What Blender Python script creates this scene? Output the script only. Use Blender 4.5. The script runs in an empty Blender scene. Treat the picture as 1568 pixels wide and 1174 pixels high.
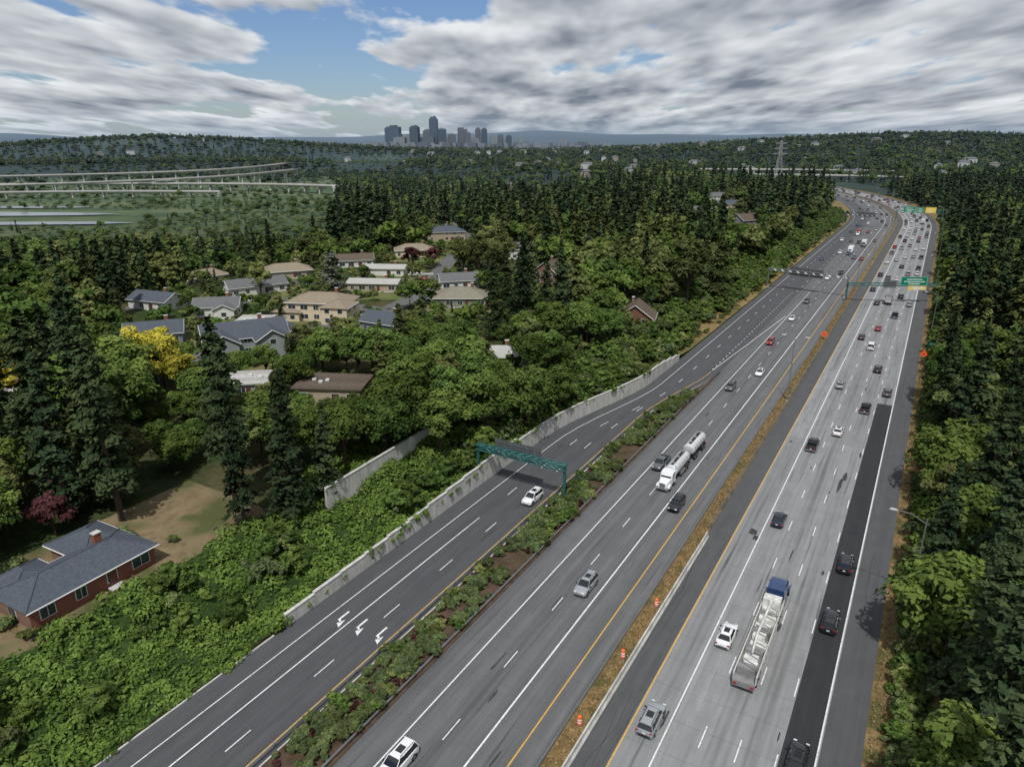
import bpy, math, random
import numpy as np
from mathutils import Vector, Matrix
random.seed(7); RNG=np.random.default_rng(11)
scene=bpy.context.scene
COL=scene.collection
TH=math.radians(30.3); DX,DY=math.sin(TH),math.cos(TH)
S0,R0=560.0,900.0
H=58.0
def sm(a,b,x):
    x=np.clip((np.asarray(x,float)-a)/(b-a),0,1); return x*x*(3-2*x)
# ---------- highway alignment: s along road, t to the right ----------
CX,CY=S0*DX-R0*DY, S0*DY+R0*DX
def P(s,t):
    s=np.asarray(s,float); t=np.asarray(t,float)
    a=np.maximum(s-S0,0)/R0
    x1=s*DX+t*DY; y1=s*DY-t*DX
    ca,sa=np.cos(a),np.sin(a)
    rx=DY*ca+DX*sa; ry=-DX*ca+DY*sa
    x2=CX+(R0+t)*rx; y2=CY+(R0+t)*ry
    m=s>S0
    return np.where(m,x2,x1),np.where(m,y2,y1)
def heading(s):
    a=max(s-S0,0)/R0
    return math.atan2(DY,DX)+a
def invP(x,y):
    s=x*DX+y*DY; t=x*DY-y*DX
    vx,vy=x-CX,y-CY
    r=np.hypot(vx,vy)
    a=np.arctan2(vy,vx)-math.atan2(-DX,DY)
    a=(a+math.pi)%(2*math.pi)-math.pi
    m=(s>S0)&(a>0)
    return np.where(m,S0+R0*a,s),np.where(m,r-R0,t)
def nz(x,y,k=1.0):
    x=x*k;y=y*k
    return (np.sin(x*1.3+y*.7+1)+np.sin(x*-.9+y*1.7+2.3)+np.sin(x*2.9-y*2.1+.5)*.5+np.sin(x*4.7+y*3.9)*.3+np.sin(x*.41-y*.53)*1.0)/3.8
def edge(s): return -62+7*sm(118,165,s)
def ramp_r(s): return -48.3+6.1*sm(140,182,s)
def wh(s):
    s=np.asarray(s,float)
    w=0.15+sm(40,60,s)*.9+sm(55,108,s)*1.9
    w=w*(1-sm(165,200,s))+.15*sm(165,200,s)
    return w
def terrain(x,y):
    x=np.asarray(x,float);y=np.asarray(y,float)
    s,t=invP(x,y)
    r=np.hypot(x,y)
    h=6*sm(-68,-82,t)
    h=h-.25*sm(-82,-68,t)*sm(10,4,t)
    h=h+sm(7,40,t)*(.6+1.2*nz(x,y,.03))
    val=sm(-225,-350,t)*sm(120,300,y)
    h=h-24*val
    away=sm(60,400,np.abs(t+30))
    h=h+away*50*np.exp(-((x+1050)/620)**2-((y-2250)/480)**2)
    h=h+away*60*np.exp(-((x-1150)/760)**2-((y-2000)/650)**2)
    h=h+away*sm(1300,2400,r)*(6+5*nz(x,y,.004))
    h=h+sm(2600,3900,r)*10
    az=np.arctan2(x,np.maximum(y,1))
    far=sm(5000,7600,r)
    h=h+far*(50+22*np.sin(az*7+.6)+12*np.sin(az*17+1)+6*np.sin(az*41)+20*sm(.0,.25,az))
    h=h+sm(8500,10500,r)*(38+28*np.sin(az*9+2.2)+9*np.sin(az*31))
    return h
# ---------- materials ----------
MATS={}
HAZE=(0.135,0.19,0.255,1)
class NT:
    def __init__(s,m):
        m.use_nodes=True; s.t=m.node_tree; s.t.nodes.clear()
    def n(s,ty,**k):
        nd=s.t.nodes.new(ty)
        for a,b in k.items(): setattr(nd,a,b)
        return nd
    def l(s,a,b): s.t.links.new(a,b)
    def val(s,node,idx,v):
        if hasattr(v,'links') or isinstance(v,bpy.types.NodeSocket): s.l(v,node.inputs[idx])
        else: node.inputs[idx].default_value=v
    def math(s,op,a,b=0.0,c=0.0,clamp=False):
        nd=s.n('ShaderNodeMath',operation=op,use_clamp=clamp)
        s.val(nd,0,a);s.val(nd,1,b);s.val(nd,2,c); return nd.outputs[0]
    def mix(s,f,a,b,blend='MIX'):
        nd=s.n('ShaderNodeMix',data_type='RGBA',blend_type=blend)
        s.val(nd,0,f);s.val(nd,6,a);s.val(nd,7,b); return nd.outputs[2]
    def noise(s,vec,scale,detail=3,rough=.55):
        nd=s.n('ShaderNodeTexNoise'); nd.inputs['Scale'].default_value=scale; nd.inputs['Detail'].default_value=detail; nd.inputs['Roughness'].default_value=rough
        if vec is not None: s.l(vec,nd.inputs['Vector'])
        return nd.outputs[0]
    def mr(s,v,a,b,c=0,d=1):
        nd=s.n('ShaderNodeMapRange'); s.val(nd,0,v)
        for i,q in enumerate((a,b,c,d)): nd.inputs[i+1].default_value=q
        return nd.outputs[0]
    def pos(s): return s.n('ShaderNodeNewGeometry').outputs['Position']
    def vmul(s,v,xyz):
        nd=s.n('ShaderNodeVectorMath',operation='MULTIPLY'); s.l(v,nd.inputs[0]); nd.inputs[1].default_value=xyz; return nd.outputs[0]
    def haze(s,col,mx=.62):  # painted distance haze: base colour blends to blue-grey away from the origin
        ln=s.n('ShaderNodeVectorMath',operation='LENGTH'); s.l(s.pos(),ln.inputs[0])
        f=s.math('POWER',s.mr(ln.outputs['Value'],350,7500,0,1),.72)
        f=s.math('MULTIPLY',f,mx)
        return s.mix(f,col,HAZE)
    def out(s,sh):
        o=s.n('ShaderNodeOutputMaterial'); s.l(sh,o.inputs[0])
    def pbr(s,col,rough=.8,metal=0,bump=None,bd=.05,spec=.4,coat=0):
        b=s.n('ShaderNodeBsdfPrincipled'); s.val(b,'Base Color',col); s.val(b,'Roughness',rough); b.inputs['Metallic'].default_value=metal
        b.inputs['Specular IOR Level'].default_value=spec; b.inputs['Coat Weight'].default_value=coat
        if bump is not None:
            bn=s.n('ShaderNodeBump'); bn.inputs['Distance'].default_value=bd; bn.inputs['Strength'].default_value=.6; s.l(bump,bn.inputs['Height']); s.l(bn.outputs[0],b.inputs['Normal'])
        s.out(b.outputs[0]); return b
def c4(c): return (c[0],c[1],c[2],1)
def simple(name,col,rough=.7,metal=0,var=.18,scale=.8,spec=.4,coat=0,haze=False):
    if name in MATS: return MATS[name]
    m=bpy.data.materials.new(name); t=NT(m)
    n=t.noise(t.pos(),scale,4)
    lo=c4([x*(1-var) for x in col]); hi=c4([min(1,x*(1+var)) for x in col])
    c=t.mix(t.mr(n,.3,.7),lo,hi)
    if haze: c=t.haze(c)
    t.pbr(c,rough,metal,spec=spec,coat=coat); MATS[name]=m; return m
def foliage(name,dark,light,trans=.22,alt=None):
    m=bpy.data.materials.new(name); t=NT(m)
    at=t.n('ShaderNodeAttribute',attribute_name='tint_shade').outputs['Fac']  # per-leaf value: random colour variation plus crown shade painted in
    oi=t.n('ShaderNodeObjectInfo').outputs['Random']
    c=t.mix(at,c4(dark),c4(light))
    alt=alt or (light[0]*1.42,light[1]*1.14,light[2]*.8)
    c=t.mix(t.math('MULTIPLY',t.math('MULTIPLY',oi,at),.85),c,c4(alt))
    hv=t.n('ShaderNodeHueSaturation'); t.l(c,hv.inputs['Color']); hv.inputs['Saturation'].default_value=.9
    t.l(t.math('ADD',.62,t.math('MULTIPLY',t.math('FRACT',t.math('MULTIPLY',oi,17.3)),.80)),hv.inputs['Value'])
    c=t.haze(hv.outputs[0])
    d=t.n('ShaderNodeBsdfDiffuse'); t.l(c,d.inputs[0])
    if trans>.2:
        tr=t.n('ShaderNodeBsdfTranslucent'); t.l(c,tr.inputs[0])
        mx=t.n('ShaderNodeMixShader'); mx.inputs[0].default_value=trans; t.l(d.outputs[0],mx.inputs[1]); t.l(tr.outputs[0],mx.inputs[2]); t.out(mx.outputs[0])
    else: t.out(d.outputs[0])
    MATS[name]=m; return m
def roadmat(name,a,b,oil=.25,joint=.3,streak=.35,rough=.85):
    m=bpy.data.materials.new(name); t=NT(m)
    uv=t.n('ShaderNodeUVMap',uv_map='st').outputs[0]
    sp=t.n('ShaderNodeSeparateXYZ'); t.l(uv,sp.inputs[0]); S,T=sp.outputs[0],sp.outputs[1]
    n1=t.noise(t.vmul(uv,(.012,1.3,1)),1.0,4,.6)
    n2=t.noise(t.vmul(uv,(.25,.5,1)),1.0,4,.65)
    n3=t.noise(uv,6,2,.7)
    f=t.math('ADD',t.math('MULTIPLY',t.mr(n1,.3,.7),.5),t.math('MULTIPLY',t.mr(n2,.3,.7),.5))
    c=t.mix(f,c4(a),c4(b))
    ln=t.math('FRACT',t.math('DIVIDE',t.math('ADD',T,18.9+352),3.52))
    dist=t.math('ABSOLUTE',t.math('SUBTRACT',ln,.5))
    oilf=t.mr(dist,.03,.2,1,0)
    wp=t.math('ABSOLUTE',t.math('SUBTRACT',dist,.25)); wpf=t.mr(wp,.02,.12,1,0)
    n4=t.noise(t.vmul(uv,(.03,.35,1)),1.0,4,.6)
    of=t.math('MULTIPLY',t.math('MULTIPLY',t.math('MAXIMUM',oilf,t.math('MULTIPLY',wpf,.6)),t.mr(n4,.35,.65)),oil)
    c=t.mix(of,c,(0.03,.03,.032,1))
    lane=t.math('FLOOR',t.math('DIVIDE',t.math('ADD',T,18.9),3.52))
    wn=t.n('ShaderNodeTexWhiteNoise',noise_dimensions='2D'); cb=t.n('ShaderNodeCombineXYZ')
    t.l(t.math('FLOOR',t.math('DIVIDE',S,4.6)),cb.inputs[0]); t.l(lane,cb.inputs[1]); t.l(cb.outputs[0],wn.inputs['Vector'])
    c=t.mix(t.math('MULTIPLY',wn.outputs['Value'],.45*joint),c,c4(a))
    w2=t.n('ShaderNodeTexWhiteNoise',noise_dimensions='2D'); cb2=t.n('ShaderNodeCombineXYZ')
    t.l(t.math('FLOOR',t.math('DIVIDE',S,73)),cb2.inputs[0]); t.l(lane,cb2.inputs[1]); t.l(cb2.outputs[0],w2.inputs['Vector'])
    c=t.mix(t.math('MULTIPLY',w2.outputs['Value'],1.1*joint),c,c4([x*.82 for x in a]))
    j=t.mr(t.math('FRACT',t.math('DIVIDE',S,4.6)),.0,.03,1,0)
    c=t.mix(t.math('MULTIPLY',j,joint),c,(.04,.04,.04,1))
    c=t.mix(t.mr(n3,.35,.75,0,.3),c,c4([x*.6 for x in a]))
    n5=t.noise(t.vmul(uv,(.05,2.2,1)),1.0,2,.5)
    c=t.mix(t.mr(n5,.60,.74,0,streak),c,(.035,.035,.037,1))
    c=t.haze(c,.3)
    t.pbr(c,rough,bump=n3,bd=.01,spec=.3); MATS[name]=m; return m
CONC=roadmat('concrete_pavement',(.21,.213,.217),(.365,.368,.372),.6,.38,.7)
MIDP=roadmat('worn_pavement',(.11,.112,.116),(.18,.182,.186),.5,.28,.55)
RAMPP=roadmat('ramp_asphalt',(.064,.067,.072),(.098,.101,.106),.3,.06,.4)
SHLD=roadmat('shoulder_asphalt',(.068,.069,.073),(.108,.11,.113),.0,.0,.25)
DARKA=roadmat('fresh_asphalt',(.024,.025,.028),(.045,.046,.05),.15,.0,.1)
STREET=roadmat('street_asphalt',(.1,.1,.1),(.15,.15,.15),.1,0,.1)
def paintmat(name,col):
    m=bpy.data.materials.new(name); t=NT(m); n=t.noise(t.pos(),2.5,5,.7)
    c=t.mix(t.mr(n,.5,.72,0,.7),c4(col),(.14,.14,.14,1)); t.pbr(c,.7); MATS[name]=m; return m
WPAINT=paintmat('white_road_paint',(.72,.73,.74)); YPAINT=paintmat('yellow_road_paint',(.62,.36,.05))
def wallmat():
    m=bpy.data.materials.new('weathered_concrete'); t=NT(m); p=t.pos()
    n=t.noise(t.vmul(p,(1,1,.25)),1.2,6,.65); n2=t.noise(p,.25,3)
    c=t.mix(t.mr(n,.3,.7),(.36,.35,.325,1),(.62,.61,.575,1)); c=t.mix(t.mr(n2,.58,.78,0,.45),c,(.16,.17,.12,1))
    t.pbr(c,.9,bump=n,bd=.05); return m
WALLM=wallmat(); BARR=simple('barrier_concrete',(.5,.495,.47),.9,var=.3,scale=.6)
TEAL=simple('teal_painted_steel',(.04,.15,.145),.5,.3,var=.2)
STEEL=simple('galvanised_steel',(.3,.31,.32),.45,.7,var=.15)
PYL=simple('pale_lattice_steel',(.3,.31,.32),.6,0,var=.1)
DGREY=simple('dark_grey_panel',(.1,.105,.11),.6,.2)
def groundmat(name,kind):
    m=bpy.data.materials.new(name); t=NT(m); p=t.pos()
    n1=t.noise(p,.035,4,.6); n2=t.noise(p,.6,4,.65); n3=t.noise(p,.004,4)
    if kind=='terrain':
        g=t.mix(t.mr(n2,.3,.7),(.022,.034,.012,1),(.052,.075,.024,1))
        g=t.mix(t.mr(n1,.5,.62,0,.6),g,(.11,.085,.045,1))
        ln=t.n('ShaderNodeVectorMath',operation='LENGTH'); t.l(p,ln.inputs[0])
        nf=t.noise(p,.03,6,.75)
        fa=t.mix(t.mr(nf,.35,.65),(.006,.013,.007,1),(.026,.042,.018,1))
        fa=t.mix(t.mr(n3,.54,.64,0,.6),fa,(.06,.085,.03,1))
        spz=t.n('ShaderNodeSeparateXYZ'); t.l(p,spz.inputs[0])
        low=t.mr(spz.outputs[2],-16,-10,1,0)
        nm=t.noise(t.vmul(p,(1,1.8,1)),.012,5,.65)
        mead=t.mix(t.mr(n1,.35,.65),(.035,.068,.018,1),(.085,.13,.038,1)); mead=t.mix(t.mr(nm,.46,.62),mead,(.135,.155,.06,1)); mead=t.mix(t.mr(nm,.32,.40,1,0),mead,(.02,.036,.012,1))
        fa=t.mix(t.math('MULTIPLY',low,.95),fa,mead)
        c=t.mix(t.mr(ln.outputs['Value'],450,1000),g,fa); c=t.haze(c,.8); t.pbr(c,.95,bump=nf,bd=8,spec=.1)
    elif kind=='soil':
        c=t.mix(t.mr(n2,.3,.7),(.05,.034,.024,1),(.12,.08,.055,1)); c=t.mix(t.mr(n1,.5,.6,0,.5),c,(.05,.06,.02,1)); t.pbr(t.haze(c,.3),.95,bump=n2,bd=.1,spec=.1)
    elif kind=='dry':
        c=t.mix(t.mr(n2,.3,.7),(.13,.085,.04,1),(.27,.19,.085,1)); c=t.mix(t.mr(t.noise(p,.25,4),.5,.6,0,.7),c,(.06,.075,.025,1)); t.pbr(t.haze(c,.3),.95,bump=n2,bd=.1,spec=.1)
    elif kind=='bank':
        uv=t.n('ShaderNodeUVMap',uv_map='st').outputs[0]; sp=t.n('ShaderNodeSeparateXYZ'); t.l(uv,sp.inputs[0])
        g=t.mix(t.mr(n2,.3,.7),(.018,.036,.01,1),(.045,.075,.02,1))
        d=t.mix(t.mr(n2,.3,.7),(.14,.1,.045,1),(.3,.22,.1,1))
        dryf=t.math('MULTIPLY',t.mr(sp.outputs[0],150,210),t.mr(sp.outputs[1],-72,-60))
        dryf=t.math('MULTIPLY',dryf,t.mr(n1,.32,.5))
        cut=t.math('MULTIPLY',t.mr(sp.outputs[0],560,600),t.mr(sp.outputs[0],740,800,1,0))
        c=t.mix(t.math('MAXIMUM',dryf,t.math('MULTIPLY',cut,.85)),g,d); t.pbr(t.haze(c,.4),.95,bump=n2,bd=.3,spec=.1)
    elif kind=='lawn':
        c=t.mix(t.mr(n2,.3,.7),(.06,.09,.025,1),(.12,.16,.048,1)); c=t.mix(t.mr(t.noise(p,.12,4),.45,.62,0,.75),c,(.19,.16,.08,1)); t.pbr(c,.95,spec=.1)
    elif kind=='drylawn':
        c=t.mix(t.mr(n2,.3,.7),(.14,.105,.06,1),(.25,.195,.115,1)); c=t.mix(t.mr(t.noise(p,.15,4),.48,.60,0,.85),c,(.065,.082,.028,1)); t.pbr(c,.95,bump=n2,bd=.1,spec=.1)
    return m
TERR=groundmat('ground_mat','terrain'); SOIL=groundmat('soil','soil'); DRY=groundmat('dry_grass','dry'); BANK=groundmat('bank_cover','bank'); LAWN=groundmat('lawn_mat','lawn'); DLAWN=groundmat('dry_lawn','drylawn')
BARK=simple('bark',(.07,.05,.037),.95,var=.35,scale=3)
F_FIR=foliage('fir_needles',(.008,.020,.010),(.048,.078,.033),.12)
F_CED=foliage('cedar_needles',(.016,.031,.010),(.085,.112,.036),.15)
F_MAP=foliage('maple_leaves',(.018,.044,.008),(.094,.168,.030),.25,alt=(.175,.23,.034))
F_OLI=foliage('olive_leaves',(.036,.055,.014),(.15,.19,.055),.25,alt=(.25,.255,.068))
F_YEL=foliage('golden_leaves',(.14,.13,.006),(.55,.50,.025),.3,alt=(.6,.52,.025))
F_RED=foliage('plum_leaves',(.016,.006,.007),(.075,.026,.027),.2,alt=(.085,.03,.025))
F_IVY=foliage('ivy_leaves',(.022,.054,.007),(.12,.215,.030),.15,alt=(.165,.245,.032))
F_SHR=foliage('shrub_leaves',(.022,.040,.013),(.09,.13,.05),.15)
F_BLU=foliage('blue_spruce_needles',(.06,.08,.065),(.23,.28,.24),.15)
F_MAR=foliage('wetland_leaves',(.035,.066,.018),(.12,.175,.05),.15)
# ---------- mesh helpers ----------
def mkobj(name,me,loc=(0,0,0),rz=0,parent=None,sc=1):
    o=bpy.data.objects.new(name,me); COL.objects.link(o); o.location=loc; o.rotation_euler=(0,0,rz)
    if sc!=1: o.scale=(sc,)*3
    if parent: o.parent=parent
    return o
def empty(name,loc=(0,0,0),rz=0):
    o=bpy.data.objects.new(name,None); COL.objects.link(o); o.location=loc; o.rotation_euler=(0,0,rz); o.empty_display_size=.5; return o
class MB:
    def __init__(s): s.v=[];s.f=[];s.m=[];s.mats=[]
    def mi(s,m):
        if m not in s.mats: s.mats.append(m)
        return s.mats.index(m)
    def add(s,vs,fs,m):
        b=len(s.v); s.v+= [tuple(map(float,v)) for v in vs]; k=s.mi(m)
        for f in fs: s.f.append(tuple(b+i for i in f)); s.m.append(k)
    def box(s,c,d,m,top=(1,1),rz=0,shift=(0,0)):
        x,y,z=d[0]/2,d[1]/2,d[2]/2; ca,sa=math.cos(rz),math.sin(rz)
        vs=[]
        for zz,(tx,ty),sh in ((-z,(1,1),(0,0)),(z,top,shift)):
            for a,b in ((-1,-1),(1,-1),(1,1),(-1,1)):
                px,py=a*x*tx+sh[0],b*y*ty+sh[1]; vs.append((c[0]+px*ca-py*sa,c[1]+px*sa+py*ca,c[2]+zz))
        s.add(vs,[(3,2,1,0),(4,5,6,7),(0,1,5,4),(1,2,6,5),(2,3,7,6),(3,0,4,7)],m)
    def bar(s,a,b,r,m,n=4):
        a=Vector(a);b=Vector(b);d=(b-a).normalized(); u=d.orthogonal().normalized(); w=d.cross(u)
        r2=r if not isinstance(r,tuple) else r[1]; r1=r if not isinstance(r,tuple) else r[0]
        vs=[]
        for q,rr in ((a,r1),(b,r2)):
            for i in range(n):
                t=2*math.pi*(i+.5)/n; vs.append(q+u*math.cos(t)*rr+w*math.sin(t)*rr)
        fs=[(i,(i+1)%n,n+(i+1)%n,n+i) for i in range(n)]+[tuple(range(n-1,-1,-1)),tuple(range(n,2*n))]
        s.add(vs,fs,m)
    def cylY(s,c,r,w,m,n=14): s.bar((c[0],c[1]-w/2,c[2]),(c[0],c[1]+w/2,c[2]),r,m,n)
    def loft(s,rings,m,cap=True):
        n=len(rings[0]); vs=[p for r in rings for p in r]; fs=[]
        for k in range(len(rings)-1):
            for i in range(n):
                j=(i+1)%n; fs.append((k*n+i,k*n+j,(k+1)*n+j,(k+1)*n+i))
        if cap: fs+= [tuple(range(n-1,-1,-1)),tuple((len(rings)-1)*n+i for i in range(n))]
        s.add(vs,fs,m)
    def mesh(s,name,smooth=None):
        me=bpy.data.meshes.new(name); me.from_pydata(s.v,[],s.f)
        for m in s.mats: me.materials.append(m)
        me.polygons.foreach_set('material_index',s.m)
        if smooth:
            me.polygons.foreach_set('use_smooth',[True]*len(s.f)); me.set_sharp_from_angle(angle=math.radians(smooth))
        me.update(); return me
def strip(name,s0,s1,tl,tr,z,mat,ds=6,nt=1):
    ss=np.arange(s0,s1+.01,ds)
    tl=tl if callable(tl) else (lambda s,v=tl: np.full_like(s,v)); tr=tr if callable(tr) else (lambda s,v=tr: np.full_like(s,v))
    L,Rr=tl(ss),tr(ss); vs=[];uv=[]
    for k in range(nt+1):
        t=L+(Rr-L)*k/nt; x,y=P(ss,t); zz=z(ss,t) if callable(z) else np.full_like(x,z)
        vs.append(np.stack([x,y,zz],1)); uv.append(np.stack([ss,t],1))
    V=np.concatenate(vs);U=np.concatenate(uv);n=len(ss);fs=[]
    for k in range(nt):
        for i in range(n-1): fs.append((k*n+i,(k+1)*n+i,(k+1)*n+i+1,k*n+i+1))
    me=bpy.data.meshes.new(name); me.from_pydata(V.tolist(),[],fs); me.materials.append(mat)
    ul=me.uv_layers.new(name='st'); li=np.zeros(len(me.loops),int); me.loops.foreach_get('vertex_index',li); ul.data.foreach_set('uv',U[li].ravel())
    if callable(z): me.polygons.foreach_set('use_smooth',[True]*len(fs))
    return mkobj(name,me)
def sweep(name,prof,ss,t0,z0,mat,closed=True):
    ss=np.asarray(ss,float); T=t0(ss) if callable(t0) else np.full_like(ss,t0)
    n=len(prof); vs=[]
    for s,t in zip(ss,T):
        for dt,h in prof:
            x,y=P(s,t+dt); vs.append((float(x),float(y),h+z0))
    mb=MB(); fs=[]
    m=n if closed else n-1
    for k in range(len(ss)-1):
        for i in range(m):
            j=(i+1)%n; fs.append((k*n+i,k*n+j,(k+1)*n+j,(k+1)*n+i))
    if closed: fs+=[tuple(range(n)),tuple((len(ss)-1)*n+i for i in range(n))]
    mb.add(vs,fs,mat); return mkobj(name,mb.mesh(name))
# ---------- ground ----------
def axis(lim0,lim1,d0,g):
    p=[0.0]
    while p[-1]<lim1: p.append(p[-1]+d0+g*p[-1])
    q=[0.0]
    while q[-1]<lim0: q.append(q[-1]+d0+g*q[-1])
    return np.array([-a for a in q[:0:-1]]+p)
xs=axis(12500,12500,4.0,.022); ys=axis(3000,13000,4.0,.018)
X,Y=np.meshgrid(xs,ys); Z=terrain(X,Y)
nx,ny=len(xs),len(ys)
idx=np.arange(nx*ny).reshape(ny,nx)
F=np.stack([idx[:-1,:-1],idx[:-1,1:],idx[1:,1:],idx[1:,:-1]],-1).reshape(-1,4)
me=bpy.data.meshes.new('ground'); me.from_pydata(np.stack([X,Y,Z],-1).reshape(-1,3).tolist(),[],F.tolist()); me.materials.append(TERR); me.polygons.foreach_set('use_smooth',[True]*len(F)); mkobj('ground',me)
# ---------- roads ----------
strip('northbound_highway_lanes_road',-40,1700,-19.1,-1.2,0,CONC,6)
strip('northbound_median_shoulder_road',-40,1700,-22.6,-19.1,0,SHLD,6)
strip('northbound_outer_shoulder_road',-40,1700,-1.2,2.5,0,SHLD,6)
strip('resurfaced_lane_patch_road',-40,178,-4.6,-1.5,.006,DARKA,6)
strip('southbound_highway_lanes_road',-40,1700,-38.9,-27.2,0,MIDP,6)
strip('southbound_median_shoulder_road',-40,1700,-27.2,-24.7,0,MIDP,6)
strip('southbound_outer_shoulder_road',-40,1700,-42.2,-38.9,0,MIDP,6)
strip('exit_ramp_road',-40,1700,edge,ramp_r,0,RAMPP,3)
strip('median_dry_grass_verge',-40,1700,-24.7,-22.6,lambda s,t:.1+.12*np.sin((t+24.7)/2.1*3.14),DRY,6,4)
strip('planted_median_soil',-40,182,ramp_r,-42.2,lambda s,t:.06+.35*np.sin(np.clip((t-ramp_r(s))/(-42.2-ramp_r(s)+.01),0,1)*3.14),SOIL,3,6)
strip('outer_dirt_verge',-40,1700,2.5,9,lambda s,t:.02+(t-2.5)*.03+.1*nz(s,t,.5)*sm(2.5,4,t),DRY,5,4)
def bankz(s,t):
    e=edge(s)-.35; a=np.clip((e-t)/(e+84),0,1); w=wh(s)
    return w+(6.2-w)*sm(0,1,a*1.2)+(1.3*nz(s,t,.35)+.5*nz(s,t,.9))*np.sin(a*3.14)*sm(190,130,s)+.3*nz(s,t,.9)*np.sin(a*3.14)
strip('roadside_bank_ground',-40,1700,lambda s:-84+6.5*sm(18,26,s)*sm(78,68,s),lambda s:edge(s)-.35,bankz,BANK,3,14)
def markings(name,mat,items,z=.012):
    mb=MB()
    for it in items:
        s0,s1,tf,w=it[:4]; dash=it[4] if len(it)>4 else None
        if dash: segs=[(a,a+dash[0]) for a in np.arange(s0,s1,dash[1])]
        else: segs=[(a,min(a+6,s1)) for a in np.arange(s0,s1,6)]
        for a,b in segs:
            ta=float(tf(a)) if callable(tf) else tf; tb=float(tf(b)) if callable(tf) else tf
            q=[P(a,ta-w/2),P(a,ta+w/2),P(b,tb+w/2),P(b,tb-w/2)]
            mb.add([(float(x),float(y),z) for x,y in q],[(0,1,2,3)],mat)
    return mkobj(name,mb.mesh(name))
sh=lambda base,k=7,a=118,b=165:(lambda s:base+k*sm(a,b,s))
D=(3.2,12.2)
W=[(-40,1600,-1.4,.16),(-40,1600,-4.8,.13,D),(-40,1600,-8.35,.13,D),(-40,1600,-11.9,.13,D),(-40,1600,-15.4,.16),
   (-40,1600,-31.0,.2),(-40,1600,-34.75,.13,D),(-40,300,-38.6,.16),(300,1600,-38.6,.13,D),
   (-40,1600,sh(-59.1,6.6),.13),(-40,82,-55.9,.16),(82,1600,sh(-55.9,6.8),.13,D),(-40,150,sh(-52.7,3),.13,D),(182,300,-44.6,.2,(1,3.5)),(300,1600,-43.2,.13,D),(182,255,lambda s:-44.4+(s-182)*.07,.16)]
markings('white_lane_markings',WPAINT,W)
markings('yellow_edge_markings',YPAINT,[(-40,1600,-18.95,.16),(-40,1600,-27.35,.16),(-40,180,lambda s:-49.4+5*sm(140,182,s),.15)])
mb=MB()
for t in (-57.4,-54.3,-51.1):
    def q(ds,dt): 
        x,y=P(54.5+ds,t+dt); return (float(x),float(y),.013)
    mb.add([q(1.8,-.14),q(1.8,.14),q(-.2,.14),q(-.2,-.14)],[(0,1,2,3)],WPAINT)
    mb.add([q(.1,.14),q(-.2,.14),q(-.6,.5),q(-.25,.6)],[(0,1,2,3)],WPAINT)
    mb.add([q(.25,.75),q(-.75,.25),q(-1.3,1.05)],[(0,1,2)],WPAINT)
mkobj('turn_arrow_markings',mb.mesh('arrows'))
TAR=simple('tar_patch',(.045,.045,.048),.8,var=.4,scale=3)
mb=MB()
def blotch(s,t,a,b,n=14):
    vs=[]
    for i in range(n):
        an=2*math.pi*i/n; k=random.uniform(.65,1.15); x,y=P(s+math.cos(an)*a*k,t+math.sin(an)*b*k); vs.append((float(x),float(y),.008))
    mb.add(vs,[tuple(range(n))],TAR)
blotch(103,-16.6,1.2,.8);blotch(101.5,-15.9,.9,.5);blotch(127,-6.9,4,.35);blotch(131,-6.5,2,.4)
for _ in range(60):
    s=random.uniform(20,330); t=random.choice((random.uniform(-18,-5),random.uniform(-38,-27.5),random.uniform(-58,-50.5))); blotch(s,t,random.uniform(.3,2.6),random.uniform(.06,.22),9)
for _ in range(55):
    s=random.uniform(15,220); t=random.choice((random.uniform(-61.5,-56.5),random.uniform(-42,-27.5),random.uniform(-22,-19.2),random.uniform(-.9,2.3)))
    x0,t0=s,t
    for k in range(random.randint(3,9)):
        s1=x0+random.uniform(1.5,4); t1=t0+random.uniform(-.35,.35); q=[P(x0,t0-.03),P(x0,t0+.03),P(s1,t1+.03),P(s1,t1-.03)]
        mb.add([(float(a),float(b),.009) for a,b in q],[(0,1,2,3)],TAR); x0,t0=s1,t1
mkobj('asphalt_repair_patches',mb.mesh('tar'))
sweep('ramp_kerb',[(-.18,-.1),(.0,-.1),(.0,.13),(-.18,.13)],np.arange(-40,52,4),edge,0,BARR)
sweep('planted_median_kerb',[(0,-.1),(.18,-.1),(.18,.13),(0,.13)],np.arange(-40,176,3),ramp_r,0,BARR)
def wall(name,s0,s1,tf,zb,hf,th=.35,panel=5):
    e=empty(name); mb=MB(); s=s0
    while s<s1-.1:
        b=min(s+panel,s1)-.05; h=float(hf((s+b)/2)); 
        for w0,za,zb_ in ((0,zb,h),(.06,h,h+.14)):
            q=[P(s,tf(s)-th-w0),P(s,tf(s)+w0),P(b,tf(b)+w0),P(b,tf(b)-th-w0)]
            vs=[(float(x),float(y),za) for x,y in q]+[(float(x),float(y),zb_) for x,y in q]
            mb.add(vs,[(3,2,1,0),(4,5,6,7),(0,1,5,4),(1,2,6,5),(2,3,7,6),(3,0,4,7)],WALLM)
        s+=panel
    mkobj('wall_panels',mb.mesh(name),parent=e)
wall('concrete_retaining_wall',50,108,lambda s:float(edge(s)),-.2,lambda s:float(wh(s))+.95)
wall('concrete_retaining_wall',109,186,lambda s:float(edge(s)),-.2,lambda s:float(wh(s))+.3)
wall('upper_retaining_wall',69,98,lambda s:-73.0-(s-70)*.04,2,lambda s:7.9)
sweep('concrete_median_barrier',[(-.3,0),(-.3,.1),(-.12,.35),(-.08,.85),(.08,.85),(.12,.35),(.3,.1),(.3,0)],np.arange(-40,99,3),-22.4,0,BARR)
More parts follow.
